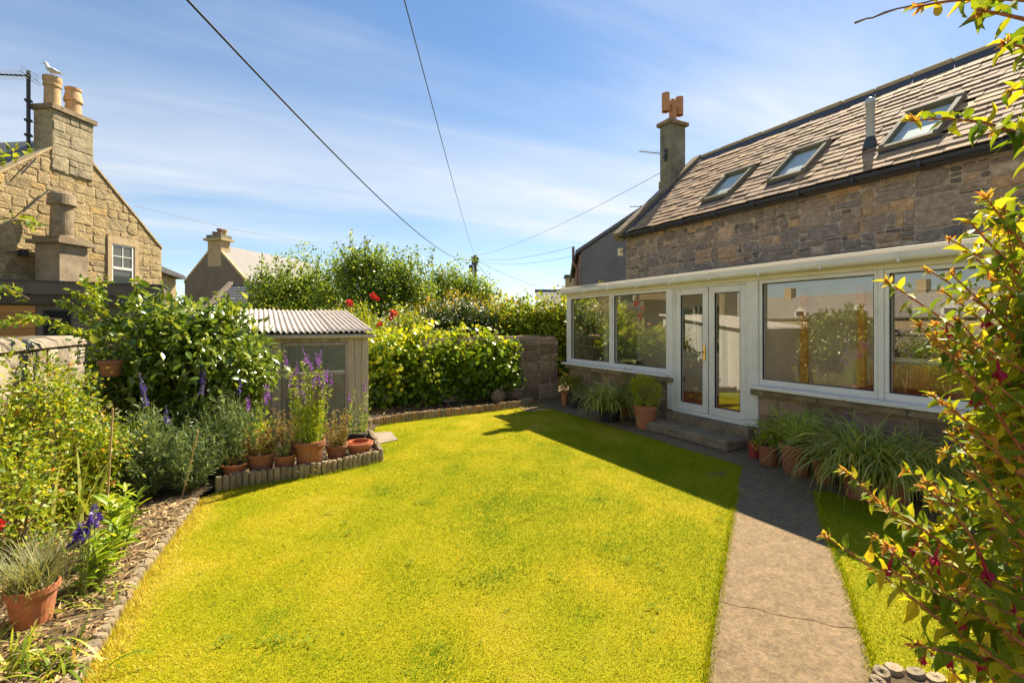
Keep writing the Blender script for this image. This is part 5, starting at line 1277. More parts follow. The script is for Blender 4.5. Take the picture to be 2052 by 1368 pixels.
# ------------------------------------------------------------------ grass
def inpoly(P, poly):
    x, y = P[:, 0], P[:, 1]; ins = np.zeros(len(P), bool); n = len(poly); j = n-1
    for i in range(n):
        xi, yi = poly[i]; xj, yj = poly[j]
        cnd = ((yi > y) != (yj > y)) & (x < (xj-xi)*(y-yi)/(yj-yi+1e-12)+xi)
        ins ^= cnd; j = i
    return ins
_rn = np.random.default_rng(77)
_wv = [(_rn.uniform(-1, 1, 2)*f, _rn.uniform(0, 6.28), a) for f, a in ((0.9, 1.0), (1.3, 0.9), (2.1, 0.8), (3.3, 0.7), (4.9, 0.6), (7.5, 0.5), (11, 0.4), (17, 0.35)) for _ in range(3)]
def patch(P):
    v = 0
    for k, ph, a in _wv: v = v+a*np.sin(P[:, 0]*k[0]*2+P[:, 1]*k[1]*2+ph)
    return v/3.2
def grass(name, poly, dens, seed, label):
    rng = np.random.default_rng(seed); A = np.array(poly); lo, hi = A.min(0), A.max(0)
    lo = np.maximum(lo, [-1.2, 0.4]); n = int(dens*np.prod(hi-lo))
    P = lo+rng.random((n, 2))*(hi-lo); P = P[inpoly(P, poly)]
    dp = P@np.array([ss, cc]); keep = (dp > 1.9) & (rng.random(len(P)) < np.clip(3.2/np.maximum(dp, 0.1), 0.28, 1.0)); P = P[keep]; dp = dp[keep]
    lat = P@np.array([cc, -ss]); P, dp = P[np.abs(lat) < dp*1.12+0.1], dp[np.abs(lat) < dp*1.12+0.1]
    n = len(P); pt_ = patch(P)
    az = rng.uniform(0, 6.28, n); ln = rng.uniform(0.7, 2.2, n); hgt = 0.012*rng.uniform(0.5, 1.5, n)*(1-0.10*pt_)
    w = 0.0017*rng.uniform(0.7, 1.4, n)*np.clip(dp/3.2, 1, 2.4)
    tip = np.stack([P[:, 0]+np.cos(az)*hgt*ln, P[:, 1]+np.sin(az)*hgt*ln, hgt], 1)
    sx = np.stack([-np.sin(az), np.cos(az), np.zeros(n)], 1)*w[:, None]; P3 = np.stack([P[:, 0], P[:, 1], np.full(n, -0.002)], 1)
    V = np.stack([P3-sx, P3+sx, tip], 1).reshape(-1, 3); T = np.arange(3*n).reshape(-1, 3)
    v = np.clip(0.58+0.19*pt_+rng.normal(size=n)*0.15, 0, 1)
    # greener tufts
    for (gx0, gy0, r) in [tuple(G(a, b)[:2])+(q,) for a, b, q in ((660, 1078, 0.20), (1010, 1150, 0.15), (990, 1165, 0.2), (560, 1290, 0.22), (850, 1010, 0.14), (1350, 1330, 0.2), (750, 985, 0.2), (540, 1240, 0.15), (1180, 1240, 0.15), (880, 1330, 0.2), (1200, 1000, 0.2))]:
        d2 = ((P-[gx0, gy0])**2).sum(1)/r**2; v -= 0.38*np.exp(-d2*1.5)
    # straw along the left edging
    E = np.array(LEFT_EDGE[1:]); dm = np.full(n, 9.0)
    for a, b in zip(E[:-1], E[1:]):
        t = np.clip(((P-a)@(b-a))/((b-a)@(b-a)), 0, 1); dm = np.minimum(dm, np.linalg.norm(P-(a+t[:, None]*(b-a)), axis=1))
    v += 0.55*np.exp(-(dm/0.20)**2)
    v = np.repeat(np.clip(v, 0, 1), 3)
    o = big_mesh(name, V, T, M_grass, None, v, 'stuff'); tag(o, label, 'grass'); return n
grass('lawn_grass', lawn_poly, 17500, 1, 'short yellow-green mown grass of the main lawn')
grass('lawn_grass', rlawn_poly, 16000, 2, 'short grass of the small lawn strip right of the path')
# ragged grass along hard edges
def fringe(name, pts, seed, label, h=0.05, dens=900, wd=0.03, vm=0.52):
    rng = np.random.default_rng(seed); E = np.array(pts); Ps = []
    for a, b in zip(E[:-1], E[1:]):
        n = int(np.linalg.norm(b-a)*dens); t = rng.random(n)[:, None]; nv = np.array([-(b-a)[1], (b-a)[0]]); nv = nv/np.linalg.norm(nv)
        Ps.append(a+(b-a)*t+nv*rng.normal(size=(n, 1))*wd)
    P = np.vstack(Ps); n = len(P); az = rng.uniform(0, 6.28, n); hg = h*rng.uniform(0.4, 1.2, n); w = 0.0025
    tip = np.stack([P[:, 0]+np.cos(az)*hg*0.6, P[:, 1]+np.sin(az)*hg*0.6, hg], 1); sx = np.stack([-np.sin(az), np.cos(az), np.zeros(n)], 1)*w
    P3 = np.stack([P[:, 0], P[:, 1], np.zeros(n)], 1)
    o = big_mesh(name, np.stack([P3-sx, P3+sx, tip], 1).reshape(-1, 3), np.arange(3*n).reshape(-1, 3), M_grass, None, np.repeat(np.clip(rng.normal(size=n)*0.2+vm, 0, 1), 3), 'stuff')
    tag(o, label, 'grass')
fringe('edge_grass', PATH_L[1:8], 5, 'ragged grass fringe along the left edge of the path', 0.035, 1100, 0.015)
fringe('edge_grass', PATH_R[:7], 6, 'ragged grass fringe along the right edge of the path', 0.04, 1100, 0.015)
fringe('edge_grass', [(KERB_X-0.01, y) for y in (9.0, 8, 7, 6, 5.2)], 7, 'ragged grass fringe along the patio strip', 0.035, 900, 0.015)
fringe('edge_grass', FRONT_EDGE, 8, 'longer grass at the foot of the shed bed logs', 0.06, 900, 0.045)
fringe('edge_grass', BACK_EDGE, 9, 'longer grass at the foot of the hedge logs', 0.05, 900, 0.04)
fringe('edge_grass', LEFT_EDGE[1:], 10, 'dry grass at the foot of the half buried logs', 0.055, 2600, 0.07, 0.92)
# rosette weeds and daisies in the lawn
rng = np.random.default_rng(12)
Pw, Dw, Nw, Sw, Vw = [], [], [], [], []
for (a, b, r) in ((975, 1170, 0.07), (560, 1285, 0.08), (845, 1010, 0.05), (700, 1070, 0.03), (690, 1050, 0.03), (660, 1030, 0.03), (1255, 1125, 0.03), (1170, 935, 0.03), (1330, 1140, 0.03), (1060, 1040, 0.02), (770, 990, 0.03), (620, 1290, 0.03), (1110, 1160, 0.03), (930, 1165, 0.04), (1440, 1045, 0.03), (1310, 1220, 0.03), (820, 1130, 0.03), (450, 1290, 0.04)):
    c = G(a, b)
    for k in range(int(8+r*320)):
        az = rng.uniform(0, 6.28); q = rng.random()*r*1.4; Pw.append(c+[math.cos(az)*q, math.sin(az)*q, 0.018]); Dw.append([math.cos(az), math.sin(az), 0.35]); Nw.append([0, 0, 1]); Sw.append(rng.uniform(0.012, 0.028)); Vw.append(rng.uniform(0.2, 1.0))
o = leaves('lawn_weeds', None, M_clover, np.array(Pw), np.array(Dw), np.array(Nw), np.array(Sw), T_OVAL, rng, np.array(Vw)); tag(o, 'pale green rosette weeds scattered in the lawn', 'weeds')
# darker specks of clover and moss through the turf
n_ = 320; A_ = np.array(lawn_poly); P_ = A_.min(0)+rng.random((n_*3, 2))*(A_.max(0)-A_.min(0)); P_ = P_[inpoly(P_, lawn_poly)]; P_ = P_[(P_@np.array([ss, cc]) > 1.9)][:n_]
P_ = np.repeat(P_, 5, axis=0)+rng.normal(size=(len(P_)*5, 2))*0.012; az = rng.uniform(0, 6.28, len(P_))
o = leaves('lawn_clover', None, M_clover, np.column_stack([P_, np.full(len(P_), 0.008)]), np.column_stack([np.cos(az), np.sin(az), np.full(len(P_), 0.3)]), np.tile([0, 0, 1.0], (len(P_), 1)), rng.uniform(0.006, 0.015, len(P_)), T_ROUND, rng); tag(o, 'tiny dark clover specks all over the lawn', 'clover')
# bare patch in the shaded corner of the lawn
bp = G(1440, 950); pl = [(bp[0]+0.13*math.cos(t)*(1+0.3*math.sin(3*t)+0.15*math.sin(7*t)), bp[1]+0.10*math.sin(t)*(1+0.3*math.cos(2*t)+0.15*math.cos(5*t))) for t in np.linspace(0, 2*math.pi, 22)[:-1]]
flat('bare_earth', pl, 0.004, rock_mat('bare_earth', [(0.3, (0.24, 0.12, 0.05)), (0.7, (0.40, 0.21, 0.09))], per_object=False, sc=30, bstr=1.0))

# ------------------------------------------------------------------ mulch litter in the left bed
def litter(poly, n, z, seed, label):
    rng = np.random.default_rng(seed); A = np.array(poly); lo, hi = A.min(0), A.max(0)
    P = lo+rng.random((n*4, 2))*(hi-lo); P = P[inpoly(P, poly)][:n]; k = len(P)
    az = rng.uniform(0, 6.28, k); D = np.stack([np.cos(az), np.sin(az), rng.normal(size=k)*0.25], 1); N = np.tile([0, 0, 1.0], (k, 1))+rng.normal(size=(k, 3))*0.35
    P3 = np.stack([P[:, 0], P[:, 1], z+rng.random(k)*0.03], 1); h = k//2
    V1, T1 = leaf_geo(P3[:h], D[:h], N[:h], rng.uniform(0.05, 0.16, h), (T_NARROW[0]*[0.5, 1, 1], T_NARROW[1]))
    V2, T2 = leaf_geo(P3[h:], D[h:], N[h:], rng.uniform(0.02, 0.05, k-h), T_OVAL)
    v = np.concatenate([np.repeat(rng.random(h), 4), np.repeat(rng.random(k-h)*0.8, 5)])
    o = big_mesh('dry_litter', np.vstack([V1, V2]), np.vstack([T1, T2+len(V1)]), M_litter, None, v, 'stuff'); tag(o, label, 'litter')
litter([(-0.75, 1.6)]+LEFT_EDGE[1:]+[(-0.55, 5.6), (-1.9, 5.6), (-2.1, 1.6)], 6500, 0.052, 4, 'dry leaf and stalk litter on the left flower bed')
litter(front_bed, 1200, 0.078, 5, 'dry litter between the pots by the shed')
litter(back_bed, 1500, 0.072, 6, 'dry litter under the hedge behind the back edging')

# ------------------------------------------------------------------ left bed plants
c = PD(95, 660, 4.35)
bx, by = c[0], c[1]
shrub('spirea_shrub', 'tall yellow-green small-leaved shrub against the pale wall at the left edge', 'shrub', (bx, by, 0.05),
      [((bx, by, 0.62), (0.66, 0.66, 0.62), 210, 34, 0.085), ((bx-0.15, by+0.25, 1.12), (0.40, 0.40, 0.42), 60, 30, 0.07), ((bx+0.25, by-0.25, 0.5), (0.45, 0.5, 0.42), 80, 30, 0.075)],
      M_leafyel, T_OVAL, 0.045, 51, zmin=0.1, stem=(M_twig, 0.012, 40))
c = PD(-10, 900, 3.35)
shrub('spirea_shrub', 'yellow-green shrub with reddish tips cut by the left photo edge, low in front', 'shrub', (c[0], c[1], 0.05),
      [((c[0], c[1], 0.45), (0.42, 0.5, 0.50), 110, 32, 0.075)], M_leafyel, T_OVAL, 0.043, 52, zmin=0.1, stem=(M_twig, 0.012, 25))
# big glossy-leaved bush
c = PD(385, 700, 6.15); bx, by = c[0], c[1]
shrub('glossy_bush', 'large glossy green broad-leaved bush in front of the shed', 'bush', (bx, by, 0.05),
      [((bx-0.06, by, 1.28), (0.92, 0.80, 0.80), 260, 20, (0.10, 0.10, 0.09)), ((bx+0.25, by-0.15, 1.28), (0.62, 0.55, 0.55), 110, 20, 0.09), ((bx-0.38, by-0.2, 1.42), (0.6, 0.6, 0.6), 80, 18, 0.10), ((bx-0.05, by+0.05, 0.75), (0.85, 0.55, 0.5), 120, 18, 0.10), ((bx+0.05, by, 1.92), (0.75, 0.5, 0.20), 22, 14, 0.08)],
      M_leafbig, T_LEAF, 0.105, 53, zmin=0.25, stem=(M_twig, 0.025, 30), single=300, single_mat=M_leafbig_o, up=-0.05, nup=0.8)
# loose branches reaching over the wall at far left
rg = np.random.default_rng(54)
t = thing('climber', 'loose yellowish branches arching over the wall top at the far left', 'shrub', tuple(PD(150, 690, 5.6)))
st_ = MB(); Ps = []; Ds = []
for (p0, p1, d) in (((250, 690), (165, 560), 5.6), ((240, 700), (60, 640), 5.3), ((120, 640), (-20, 655), 5.0), ((200, 660), (200, 555), 5.8), ((60, 600), (-30, 575), 4.6), ((230, 690), (120, 600), 5.5), ((260, 640), (280, 560), 5.9), ((215, 650), (150, 585), 5.6), ((-40, 330), (62, 300), 4.6), ((-40, 440), (80, 455), 4.6), ((-40, 345), (30, 318), 4.6)):
    A, B = PD(*p0, d), PD(*p1, d); m = (A+B)/2+[0, 0, 0.08]; q = np.linspace(0, 1, 8)[:, None]; L = (1-q)**2*A+2*q*(1-q)*m+q*q*B
    MB().tube(L, np.linspace(0.008, 0.002, 8), 4).build('branch', M_twig, t)
    nl = int(np.linalg.norm(B-A)*(150 if p0[0] > 0 else 55)); tt = 0.15+0.85*rg.random(nl)[:, None] ; PP = (1-tt)**2*A+2*tt*(1-tt)*m+tt*tt*B
    Ps.append(PP+rg.normal(size=(nl, 3))*0.025); Ds.append(np.tile(nrmz(B-A), (nl, 1)))
P = np.vstack(Ps); D = nrmz(np.vstack(Ds)*0.5+rdir(rg, len(P))*0.9); leaves('foliage', t, M_leafyel, P, D, rdir(rg, len(P))*0.6+[0, 0, 0.8], 0.065*rg.uniform(0.6, 1.3, len(P)), T_LEAF, rg, rg.random(len(P))*0.9)
# terracotta pot hung on the wall end
hp_ = PD(222, 742, 5.2); t = thing('terracotta_pot', 'terracotta wall pot hanging between the pale wall and the glossy bush', 'pot', tuple(hp_))
pot(t, (hp_[0], hp_[1], hp_[2]-0.06), 0.17, 0.115, 0.08, M_terra2)
# silver artemisia clumps in front
def fine_plant(name, label, cat, px, py, d, w, h, mat, tm, size, seed, n=(60, 40), spikes=0, spike_mat=None, spike_h=0.25, single=None):
    c = PD(px, py, d); b = (c[0], c[1], 0.06); rng = np.random.default_rng(seed); t = thing(name, label, cat, b)
    Ps = []; Ds = []; sm = MB()
    for k in range(n[0]):
        az = rng.uniform(0, 6.28); q = rng.random()**0.6*w; e = np.array([b[0]+math.cos(az)*q, b[1]+math.sin(az)*q, 0.06+h*rng.uniform(0.45, 1.0)*(1-0.35*(q/w)**2)])
        s = np.array([b[0]+math.cos(az)*q*0.25, b[1]+math.sin(az)*q*0.25, 0.06]); m = (s+e)/2; m[:2] = s[:2]+(e[:2]-s[:2])*0.35
        sm.tube([s, m, e], [0.004, 0.003, 0.002], 3)
        tt = (0.12+0.88*rng.random(n[1]))[:, None]; Ps.append((1-tt)**2*s+2*tt*(1-tt)*m+tt*tt*e+rng.normal(size=(n[1], 3))*size*0.25); Ds.append(np.tile(nrmz(e-m), (n[1], 1)))
    P = np.vstack(Ps); D = nrmz(np.vstack(Ds)*0.7+rdir(rng, len(P))*0.8+[0, 0, 0.15])
    leaves('foliage', t, mat, P, D, rdir(rng, len(P))+[0, 0, 0.5], size*rng.uniform(0.6, 1.3, len(P)), tm, rng); sm.build('stems', M_greenstem, t)
    for k in range(spikes):
        az = rng.uniform(0, 6.28); q = rng.random()**0.6*w*0.8; e = np.array([b[0]+math.cos(az)*q, b[1]+math.sin(az)*q, 0.06+h*rng.uniform(0.9, 1.12)])
        spike(t, e, spike_h*rng.uniform(0.7, 1.2), spike_mat, rng)
    return t
def spike(t, e, L, mat, rng, r=0.017, n=46):
    q = rng.random(n); lean = np.array([rng.normal()*0.12, rng.normal()*0.12, 1.0])*L
    az = rng.uniform(0, 6.28, n); rr = r*(1.1-q*0.75)
    P = e+lean*q[:, None]+np.stack([np.cos(az)*rr*0.4, np.sin(az)*rr*0.4, np.zeros(n)], 1)
    D = np.stack([np.cos(az), np.sin(az), np.full(n, 0.3)], 1)
    o = leaves('flower_spike', t, mat, P, D, rdir(rng, n), rr*1.5, T_ROUND, rng, kind=None)
    MB().tube([e-lean*0.9, e, e+lean], [0.0035, 0.003, 0.001], 4).build('flower_stalk', M_greenstem, t)
fine_plant('artemisia', 'silvery feathery clump below the left of the glossy bush', 'plant', 290, 900, 4.75, 0.36, 0.95, M_silver, T_NARROW, 0.07, 61, (90, 70), 2, M_indigo)
fine_plant('artemisia', 'silvery feathery clump spilling over the log edging by the lawn corner', 'plant', 375, 930, 4.95, 0.36, 0.74, M_silver, T_NARROW, 0.065, 62, (80, 60), 1, M_indigo)
fine_plant('artemisia', 'tall pale feathery clump with violet spikes left of the pots', 'plant', 455, 880, 5.45, 0.36, 0.95, M_silver, T_NARROW, 0.06, 63, (90, 60), 2, M_indigo)
fine_plant('toadflax', 'leafy toadflax with few purple tips between the silver clumps and shed window', 'plant', 515, 850, 5.9, 0.24, 0.72, M_lime, T_NARROW, 0.055, 64, (45, 40), 5, M_purple, 0.16)
fine_plant('herb_clump', 'dark leafy stems in the shade below the glossy bush', 'plant', 410, 850, 5.5, 0.5, 0.95, M_leafdark, T_NARROW, 0.07, 65, (110, 60), 3, M_indigo, 0.22)
for (px, py, d) in ((408, 770, 5.2), (418, 745, 5.3), (380, 785, 5.2)): pass
# upright leafy plant (phlox) beside the mulch
def leafy_stems(name, label, px, d, n, h, sp, mat, tm, size, seed, z0=0.05, per=18, cat='plant'):
    c = PD(px, HZ, d); rng = np.random.default_rng(seed); t = thing(name, label, cat, (c[0], c[1], z0)); sm = MB(); Ps = []; Ds = []
    for k in range(n):
        s = np.array([c[0]+rng.normal()*sp*0.4, c[1]+rng.normal()*sp*0.4, z0]); e = s+[rng.normal()*sp, rng.normal()*sp, h*rng.uniform(0.7, 1.1)]
        MB().tube([s, (s+e)/2, e], [0.006, 0.005, 0.003], 5).build('stem', M_greenstem, t)
        tt = np.linspace(0.2, 1.0, per)[:, None]; az = np.arange(per)*2.4+rng.uniform(0, 6); Ps.append(s+(e-s)*tt); Ds.append(np.stack([np.cos(az), np.sin(az), np.full(per, 0.35)+np.linspace(-0.2, 0.6, per)], 1))
    P, D = np.vstack(Ps), np.vstack(Ds)
    leaves('foliage', t, mat, P, D, np.tile([0, 0, 1.0], (len(P), 1))+rng.normal(size=(len(P), 3))*0.3, size*rng.uniform(0.7, 1.2, len(P)), tm, rng); return t
T_LANCE = (T_LEAF[0]*[0.55, 1, 1], T_LEAF[1])
leafy_stems('phlox', 'upright bright green lance-leaved plant above the bare mulch', 238, 3.55, 8, 0.42, 0.09, M_lime, T_LANCE, 0.13, 71)
leafy_stems('phlox', 'second smaller lance-leaved green plant left of the bare mulch', 195, 3.15, 6, 0.34, 0.09, M_lime, T_LANCE, 0.12, 72)
# iris-like straps and indigo delphinium
def strap_thing(name, label, c, n, L, w, mat, seed, cat='plant', **k):
    rng = np.random.default_rng(seed); t = thing(name, label, cat, tuple(c)); V, T, v = ribbons(rng, c, n, L, w, **k)
    big_mesh('foliage', V, T, mat, t, v, 'stuff'); return t
c = G(150, 1120); strap_thing('iris', 'tall upright iris leaves among the left bed shrubs', (c[0], c[1], 0.05), 16, 0.75, 0.03, M_strap, 73, spread=0.25, droop=0.25)
c = G(170, 1190); dl_ = leafy_stems('delphinium', 'leaning delphinium with deep indigo flowers over the left bed', 165, 3.0, 3, 0.42, 0.05, M_lime, T_LANCE, 0.09, 74, per=8)
rg = np.random.default_rng(75)
for (a, b) in ((148, 1088), (168, 1068), (182, 1050), (160, 1078), (190, 1035)): spike(dl_, PD(a, b, 2.95)+[0, 0, -0.03], 0.10, M_indigo, rg, 0.022, 40)
for (a, b, d, L) in ((415, 770, 5.0, 0.22), (388, 800, 5.0, 0.16), (445, 812, 5.1, 0.2), (425, 835, 5.1, 0.18), (456, 795, 5.1, 0.22), (272, 862, 4.6, 0.18), (305, 790, 4.8, 0.2)):
    pass
# lavender in the big tilted pot, front left
c0_, hP, rP = pot_dims(14, 116, 1172, 1252, 0.06)
t = thing('potted_lavender', 'grey-green lavender in a terracotta pot at the bottom left corner', 'potted plant', c0_)
pot(t, c0_, 0.215, 0.122, 0.085, M_terra)
rg = np.random.default_rng(76); V, T, v = ribbons(rg, (c0_[0], c0_[1], 0.245), 460, 0.34, 0.004, spread=0.75, droop=0.25, br=0.055)
big_mesh('foliage', V, T, M_lav, t, v, 'stuff')
for (px, py, s, n_) in ((40, 1330, 81, 60), (-20, 1290, 82, 50), (190, 1200, 83, 26), (120, 1345, 84, 40)):
    c = G(px, py, 0.05); strap_thing('grass_tuft', {81: 'low bright grassy tuft at the very bottom left corner', 82: 'grassy tuft left of the lavender pot at the photo edge', 83: 'sparse yellow grass tuft on the mulch right of the lavender pot', 84: 'yellow grass tuft below the lavender pot near the log ends'}[s], (c[0], c[1], 0.05), n_, 0.22, 0.012, M_leafyel if s != 82 else M_strap, s, spread=0.9, droop=0.7, br=0.08)
for (px, py, s, label) in ((12, 1050, 91, 'single red bloom at the left edge above the lavender pot'),):
    c = PD(-4, 1052, 3.0); rg = np.random.default_rng(s); n = 40; d = rdir(rg, n)
    t = thing('red_flower', label, 'flower', (c[0], c[1], 0.05)); leaves('petals', t, M_rose, c+d*0.012, d, rdir(rg, n), 0.028, T_ROUND, rg, kind=None)
    MB().tube([(c[0], c[1]+0.1, 0.05), (c[0], c[1]+0.03, 0.4), tuple(c)], 0.004, 5).build('stalk', M_greenstem, t)

# ------------------------------------------------------------------ pots in the bed by the shed
ZBD = 0.075
def bowl(px0, px1, py0, py1, name, label, mat, flat_=False, zb=ZBD, **k):
    c, h, r = pot_dims(px0, px1, py0, py1, zb); t = thing(name, label, 'pot' if 'empty' in label else 'potted plant', c)
    return t, c, h, r
def potplant(px0, px1, py0, py1, name, label, pmat, fmat, hh, n, seed, tm=T_NARROW, size=0.045, rbk=0.72, zb=ZBD, hmul=1.0, spikes=0, smat=None, spread=0.5, cat='potted plant'):
    c, h, r = pot_dims(px0, px1, py0, py1, zb); h = h*hmul; t = thing(name, label, cat, c); rng = np.random.default_rng(seed)
    pot(t, c, h, r, r*rbk, pmat)
    if n:
        sm = MB(); Ps = []; Ds = []; zb_ = c[2]+h*0.86
        for k in range(n):
            az = rng.uniform(0, 6.28); q = rng.random()**0.5*r*0.8; s = np.array([c[0]+math.cos(az)*q, c[1]+math.sin(az)*q, zb_]); L = hh*rng.uniform(0.45, 1.05)
            e = s+[math.cos(az)*L*spread*rng.random(), math.sin(az)*L*spread*rng.random(), L]; sm.tube([s, (s+e)/2, e], [0.003, 0.0025, 0.0015], 3)
            m = int(14+L*70); tt = rng.random(m)[:, None]; Ps.append(s+(e-s)*tt); az2 = rng.uniform(0, 6.28, m); Ds.append(np.stack([np.cos(az2), np.sin(az2), np.full(m, 0.7)], 1))
            if spikes and k < spikes: spike(t, e, 0.17*rng.uniform(0.6, 1.2), smat, rng, 0.015, 40)
        P, D = np.vstack(Ps), np.vstack(Ds)
        leaves('foliage', t, fmat, P, D, rdir(rng, len(P))+[0, 0, 0.4], size*rng.uniform(0.6, 1.3, len(P)), tm, rng); sm.build('stems', M_greenstem, t)
    return t, c, h, r
potplant(444, 496, 930, 953, 'potted_plant', 'shallow terracotta bowl of sparse dry growth, leftmost of the bed pots', M_terra, M_dry, 0.12, 14, 101, size=0.035, hmul=1.0, zb=0.10)
potplant(494, 552, 910, 948, 'potted_plant', 'wide terracotta pot with a reddish dry plant, second from the left in the bed', M_terra2, M_dry, 0.30, 30, 102, tm=T_OVAL, size=0.04)
potplant(547, 594, 912, 944, 'potted_plant', 'dark terracotta pot with thin green shoots between the dry plant and purple toadflax', M_terra2, M_lav, 0.26, 22, 103, size=0.04)
potplant(588, 652, 885, 938, 'potted_toadflax', 'tall purple-spiked toadflax in the largest terracotta pot by the shed window', M_terra2, M_fern, 0.92, 60, 104, size=0.055, spikes=34, smat=M_purple, spread=0.16)
potplant(652, 697, 893, 922, 'potted_plant', 'low terracotta pot with yellow dry growth right of the purple toadflax', M_terra2, M_dry, 0.42, 40, 105, size=0.05, spread=0.5)
potplant(600, 640, 880, 905, 'potted_plant', 'black pot of wispy yellow-green stems behind the purple toadflax', M_blackpot, M_leafgold, 0.42, 26, 106, size=0.045)
potplant(690, 735, 868, 892, 'potted_plant', 'small dark pot of wispy toadflax against the shed corner boards', M_blackpot, M_lime, 0.62, 12, 107, size=0.05, spread=0.25, spikes=3, smat=M_purple)
potplant(500, 545, 880, 912, 'potted_plant', 'black pot with yellow leaves behind the wide terracotta pot', M_blackpot, M_leafgold, 0.28, 24, 108, tm=T_OVAL, size=0.04)
potplant(560, 600, 880, 905, 'potted_plant', 'half hidden pot with brown stems under the shed window', M_terra2, M_dry, 0.4, 24, 109, size=0.045)
c, h, r = pot_dims(692, 748, 888, 915, ZBD)
t = thing('terracotta_bowl', 'wide empty terracotta bowl holding another pot at the bed corner', 'pot', c)
MB().lathe(c, [(0, 0.001), (r*0.62, 0), (r*0.70, h*0.3), (r*0.95, h*0.75), (r, h*0.78), (r, h*0.98), (r*0.92, h), (r*0.86, h*0.7), (r*0.55, h*0.2), (0, h*0.18)], 30).build('bowl', M_terra, t)
c2 = (c[0], c[1], c[2]+h*0.2); r2 = r*0.80
t = thing('terracotta_pot', 'clean orange-red pot standing inside the wide bowl at the bed corner', 'pot', c2)
p_, q_ = pot_profile(0.15, r2, r2*0.74, 0.3)
pp = MB().lathe(c2, p_, 28).build('pot', plain_mat('fresh_terracotta', (0.50, 0.14, 0.06), 0.8, 0.25, 0.1, 16), t); MB().lathe(c2, q_, 28).build('rim', MATS['fresh_terracotta'], pp)
MB().disc((c2[0], c2[1], c2[2]+0.06), r2*0.8, 20).build('soil', M_soil, t)

# ------------------------------------------------------------------ hedge and shrubs at the back
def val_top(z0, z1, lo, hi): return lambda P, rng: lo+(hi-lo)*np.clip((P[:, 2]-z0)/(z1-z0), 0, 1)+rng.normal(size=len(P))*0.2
hb = [PD(px, 760, d)[:2] for px, d in ((790, 9.6), (870, 9.9), (945, 10.2), (1000, 10.45))]
parts = []
for i, (x, y) in enumerate(hb):
    parts.append(((x+0.1, y+0.55, 0.80), (0.66, 0.62, 0.84 if i < 3 else 0.70), 190, 18, 0.085))
parts.append(((PD(765, 700, 9.9)[0], PD(765, 700, 9.9)[1]+0.4, 1.1), (0.5, 0.5, 0.62), 70, 15, 0.09))
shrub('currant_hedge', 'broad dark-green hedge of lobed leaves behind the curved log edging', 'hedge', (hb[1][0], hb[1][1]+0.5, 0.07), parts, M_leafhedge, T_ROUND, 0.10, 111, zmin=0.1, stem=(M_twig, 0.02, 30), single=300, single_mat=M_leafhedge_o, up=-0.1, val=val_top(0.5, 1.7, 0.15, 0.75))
def hedge_along(name, label, cat, pxs, ztop, depth, mat, tm, size, seed, ncl=70, per=22, val=None, stems=14):
    parts = []; b = None
    for (px, d, zt) in pxs:
        x, y = PD(px, HZ, d)[:2]; b = b or (x, y, -0.02); parts.append(((x, y, zt*0.55), (depth, depth, zt*0.47), int(ncl*1.5), int(per*1.4), 0.10))
    return shrub(name, label, cat, b, parts, mat, tm, size, seed, zmin=0.05, stem=(M_twig, 0.03, stems), val=val)
hedge_along('golden_hedge', 'tall yellow-green hedge behind the end wall, beside the conservatory', 'hedge', [(1010, 13.0, 2.35), (1060, 12.8, 2.40), (1110, 12.4, 2.38), (1150, 12.2, 2.35), (1190, 12.6, 2.45), (1222, 13.1, 2.4), (1262, 13.9, 2.4)], 2.4, 0.75, M_leafyel, T_OVAL, 0.115, 112, 130, 24)
hedge_along('berberis_hedge', 'orange-tinged clipped hedge behind the white-flowered bush', 'hedge', [(850, 14.5, 2.45), (910, 14.5, 2.62), (970, 14.6, 2.58), (1030, 14.7, 2.45)], 2.4, 0.85, M_leafgold, T_OVAL, 0.10, 113, 120, 24)
t, rg = hedge_along('flowering_bush', 'dark-leaved bush dotted with white flowers above the hedge', 'bush', [(870, 12.6, 2.3), (930, 12.5, 2.36), (970, 12.5, 2.2)], 2.3, 0.6, M_leafdark, T_OVAL, 0.09, 114, 100, 22)
n = 420; x, y = PD(915, HZ, 12.4)[:2]; P, O, _ = cloud(rg, (x, y, 1.75), (1.0, 0.75, 0.62), 70, 6, 0.07, shell=0.85); leaves('blossom', t, M_petalwhite, P, O, rdir(rg, len(P)), 0.05*rg.uniform(0.6, 1.3, len(P)), T_ROUND, rg)
t, rg = hedge_along('rose_bush', 'tall leafy rose bush with large red blooms behind the shed corner', 'bush', [(730, 11.9, 2.2), (790, 11.6, 2.15), (830, 11.6, 2.0)], 2.2, 0.6, M_leafyel, T_OVAL, 0.075, 115, 100, 22)
for (px, py, d, s) in ((700, 607, 11.2, 0.085), (748, 593, 11.2, 0.085), (757, 599, 11.2, 0.05), (789, 627, 10.9, 0.085), (783, 637, 10.9, 0.06), (761, 651, 10.7, 0.075)):
    c = PD(px, py, d); n = 46; dd = rdir(rg, n); leaves('bloom', t, M_rose, c+dd*s*0.35, nrmz(dd+rdir(rg, n)*0.3), rdir(rg, n), s*0.75, T_ROUND, rg, kind=None)
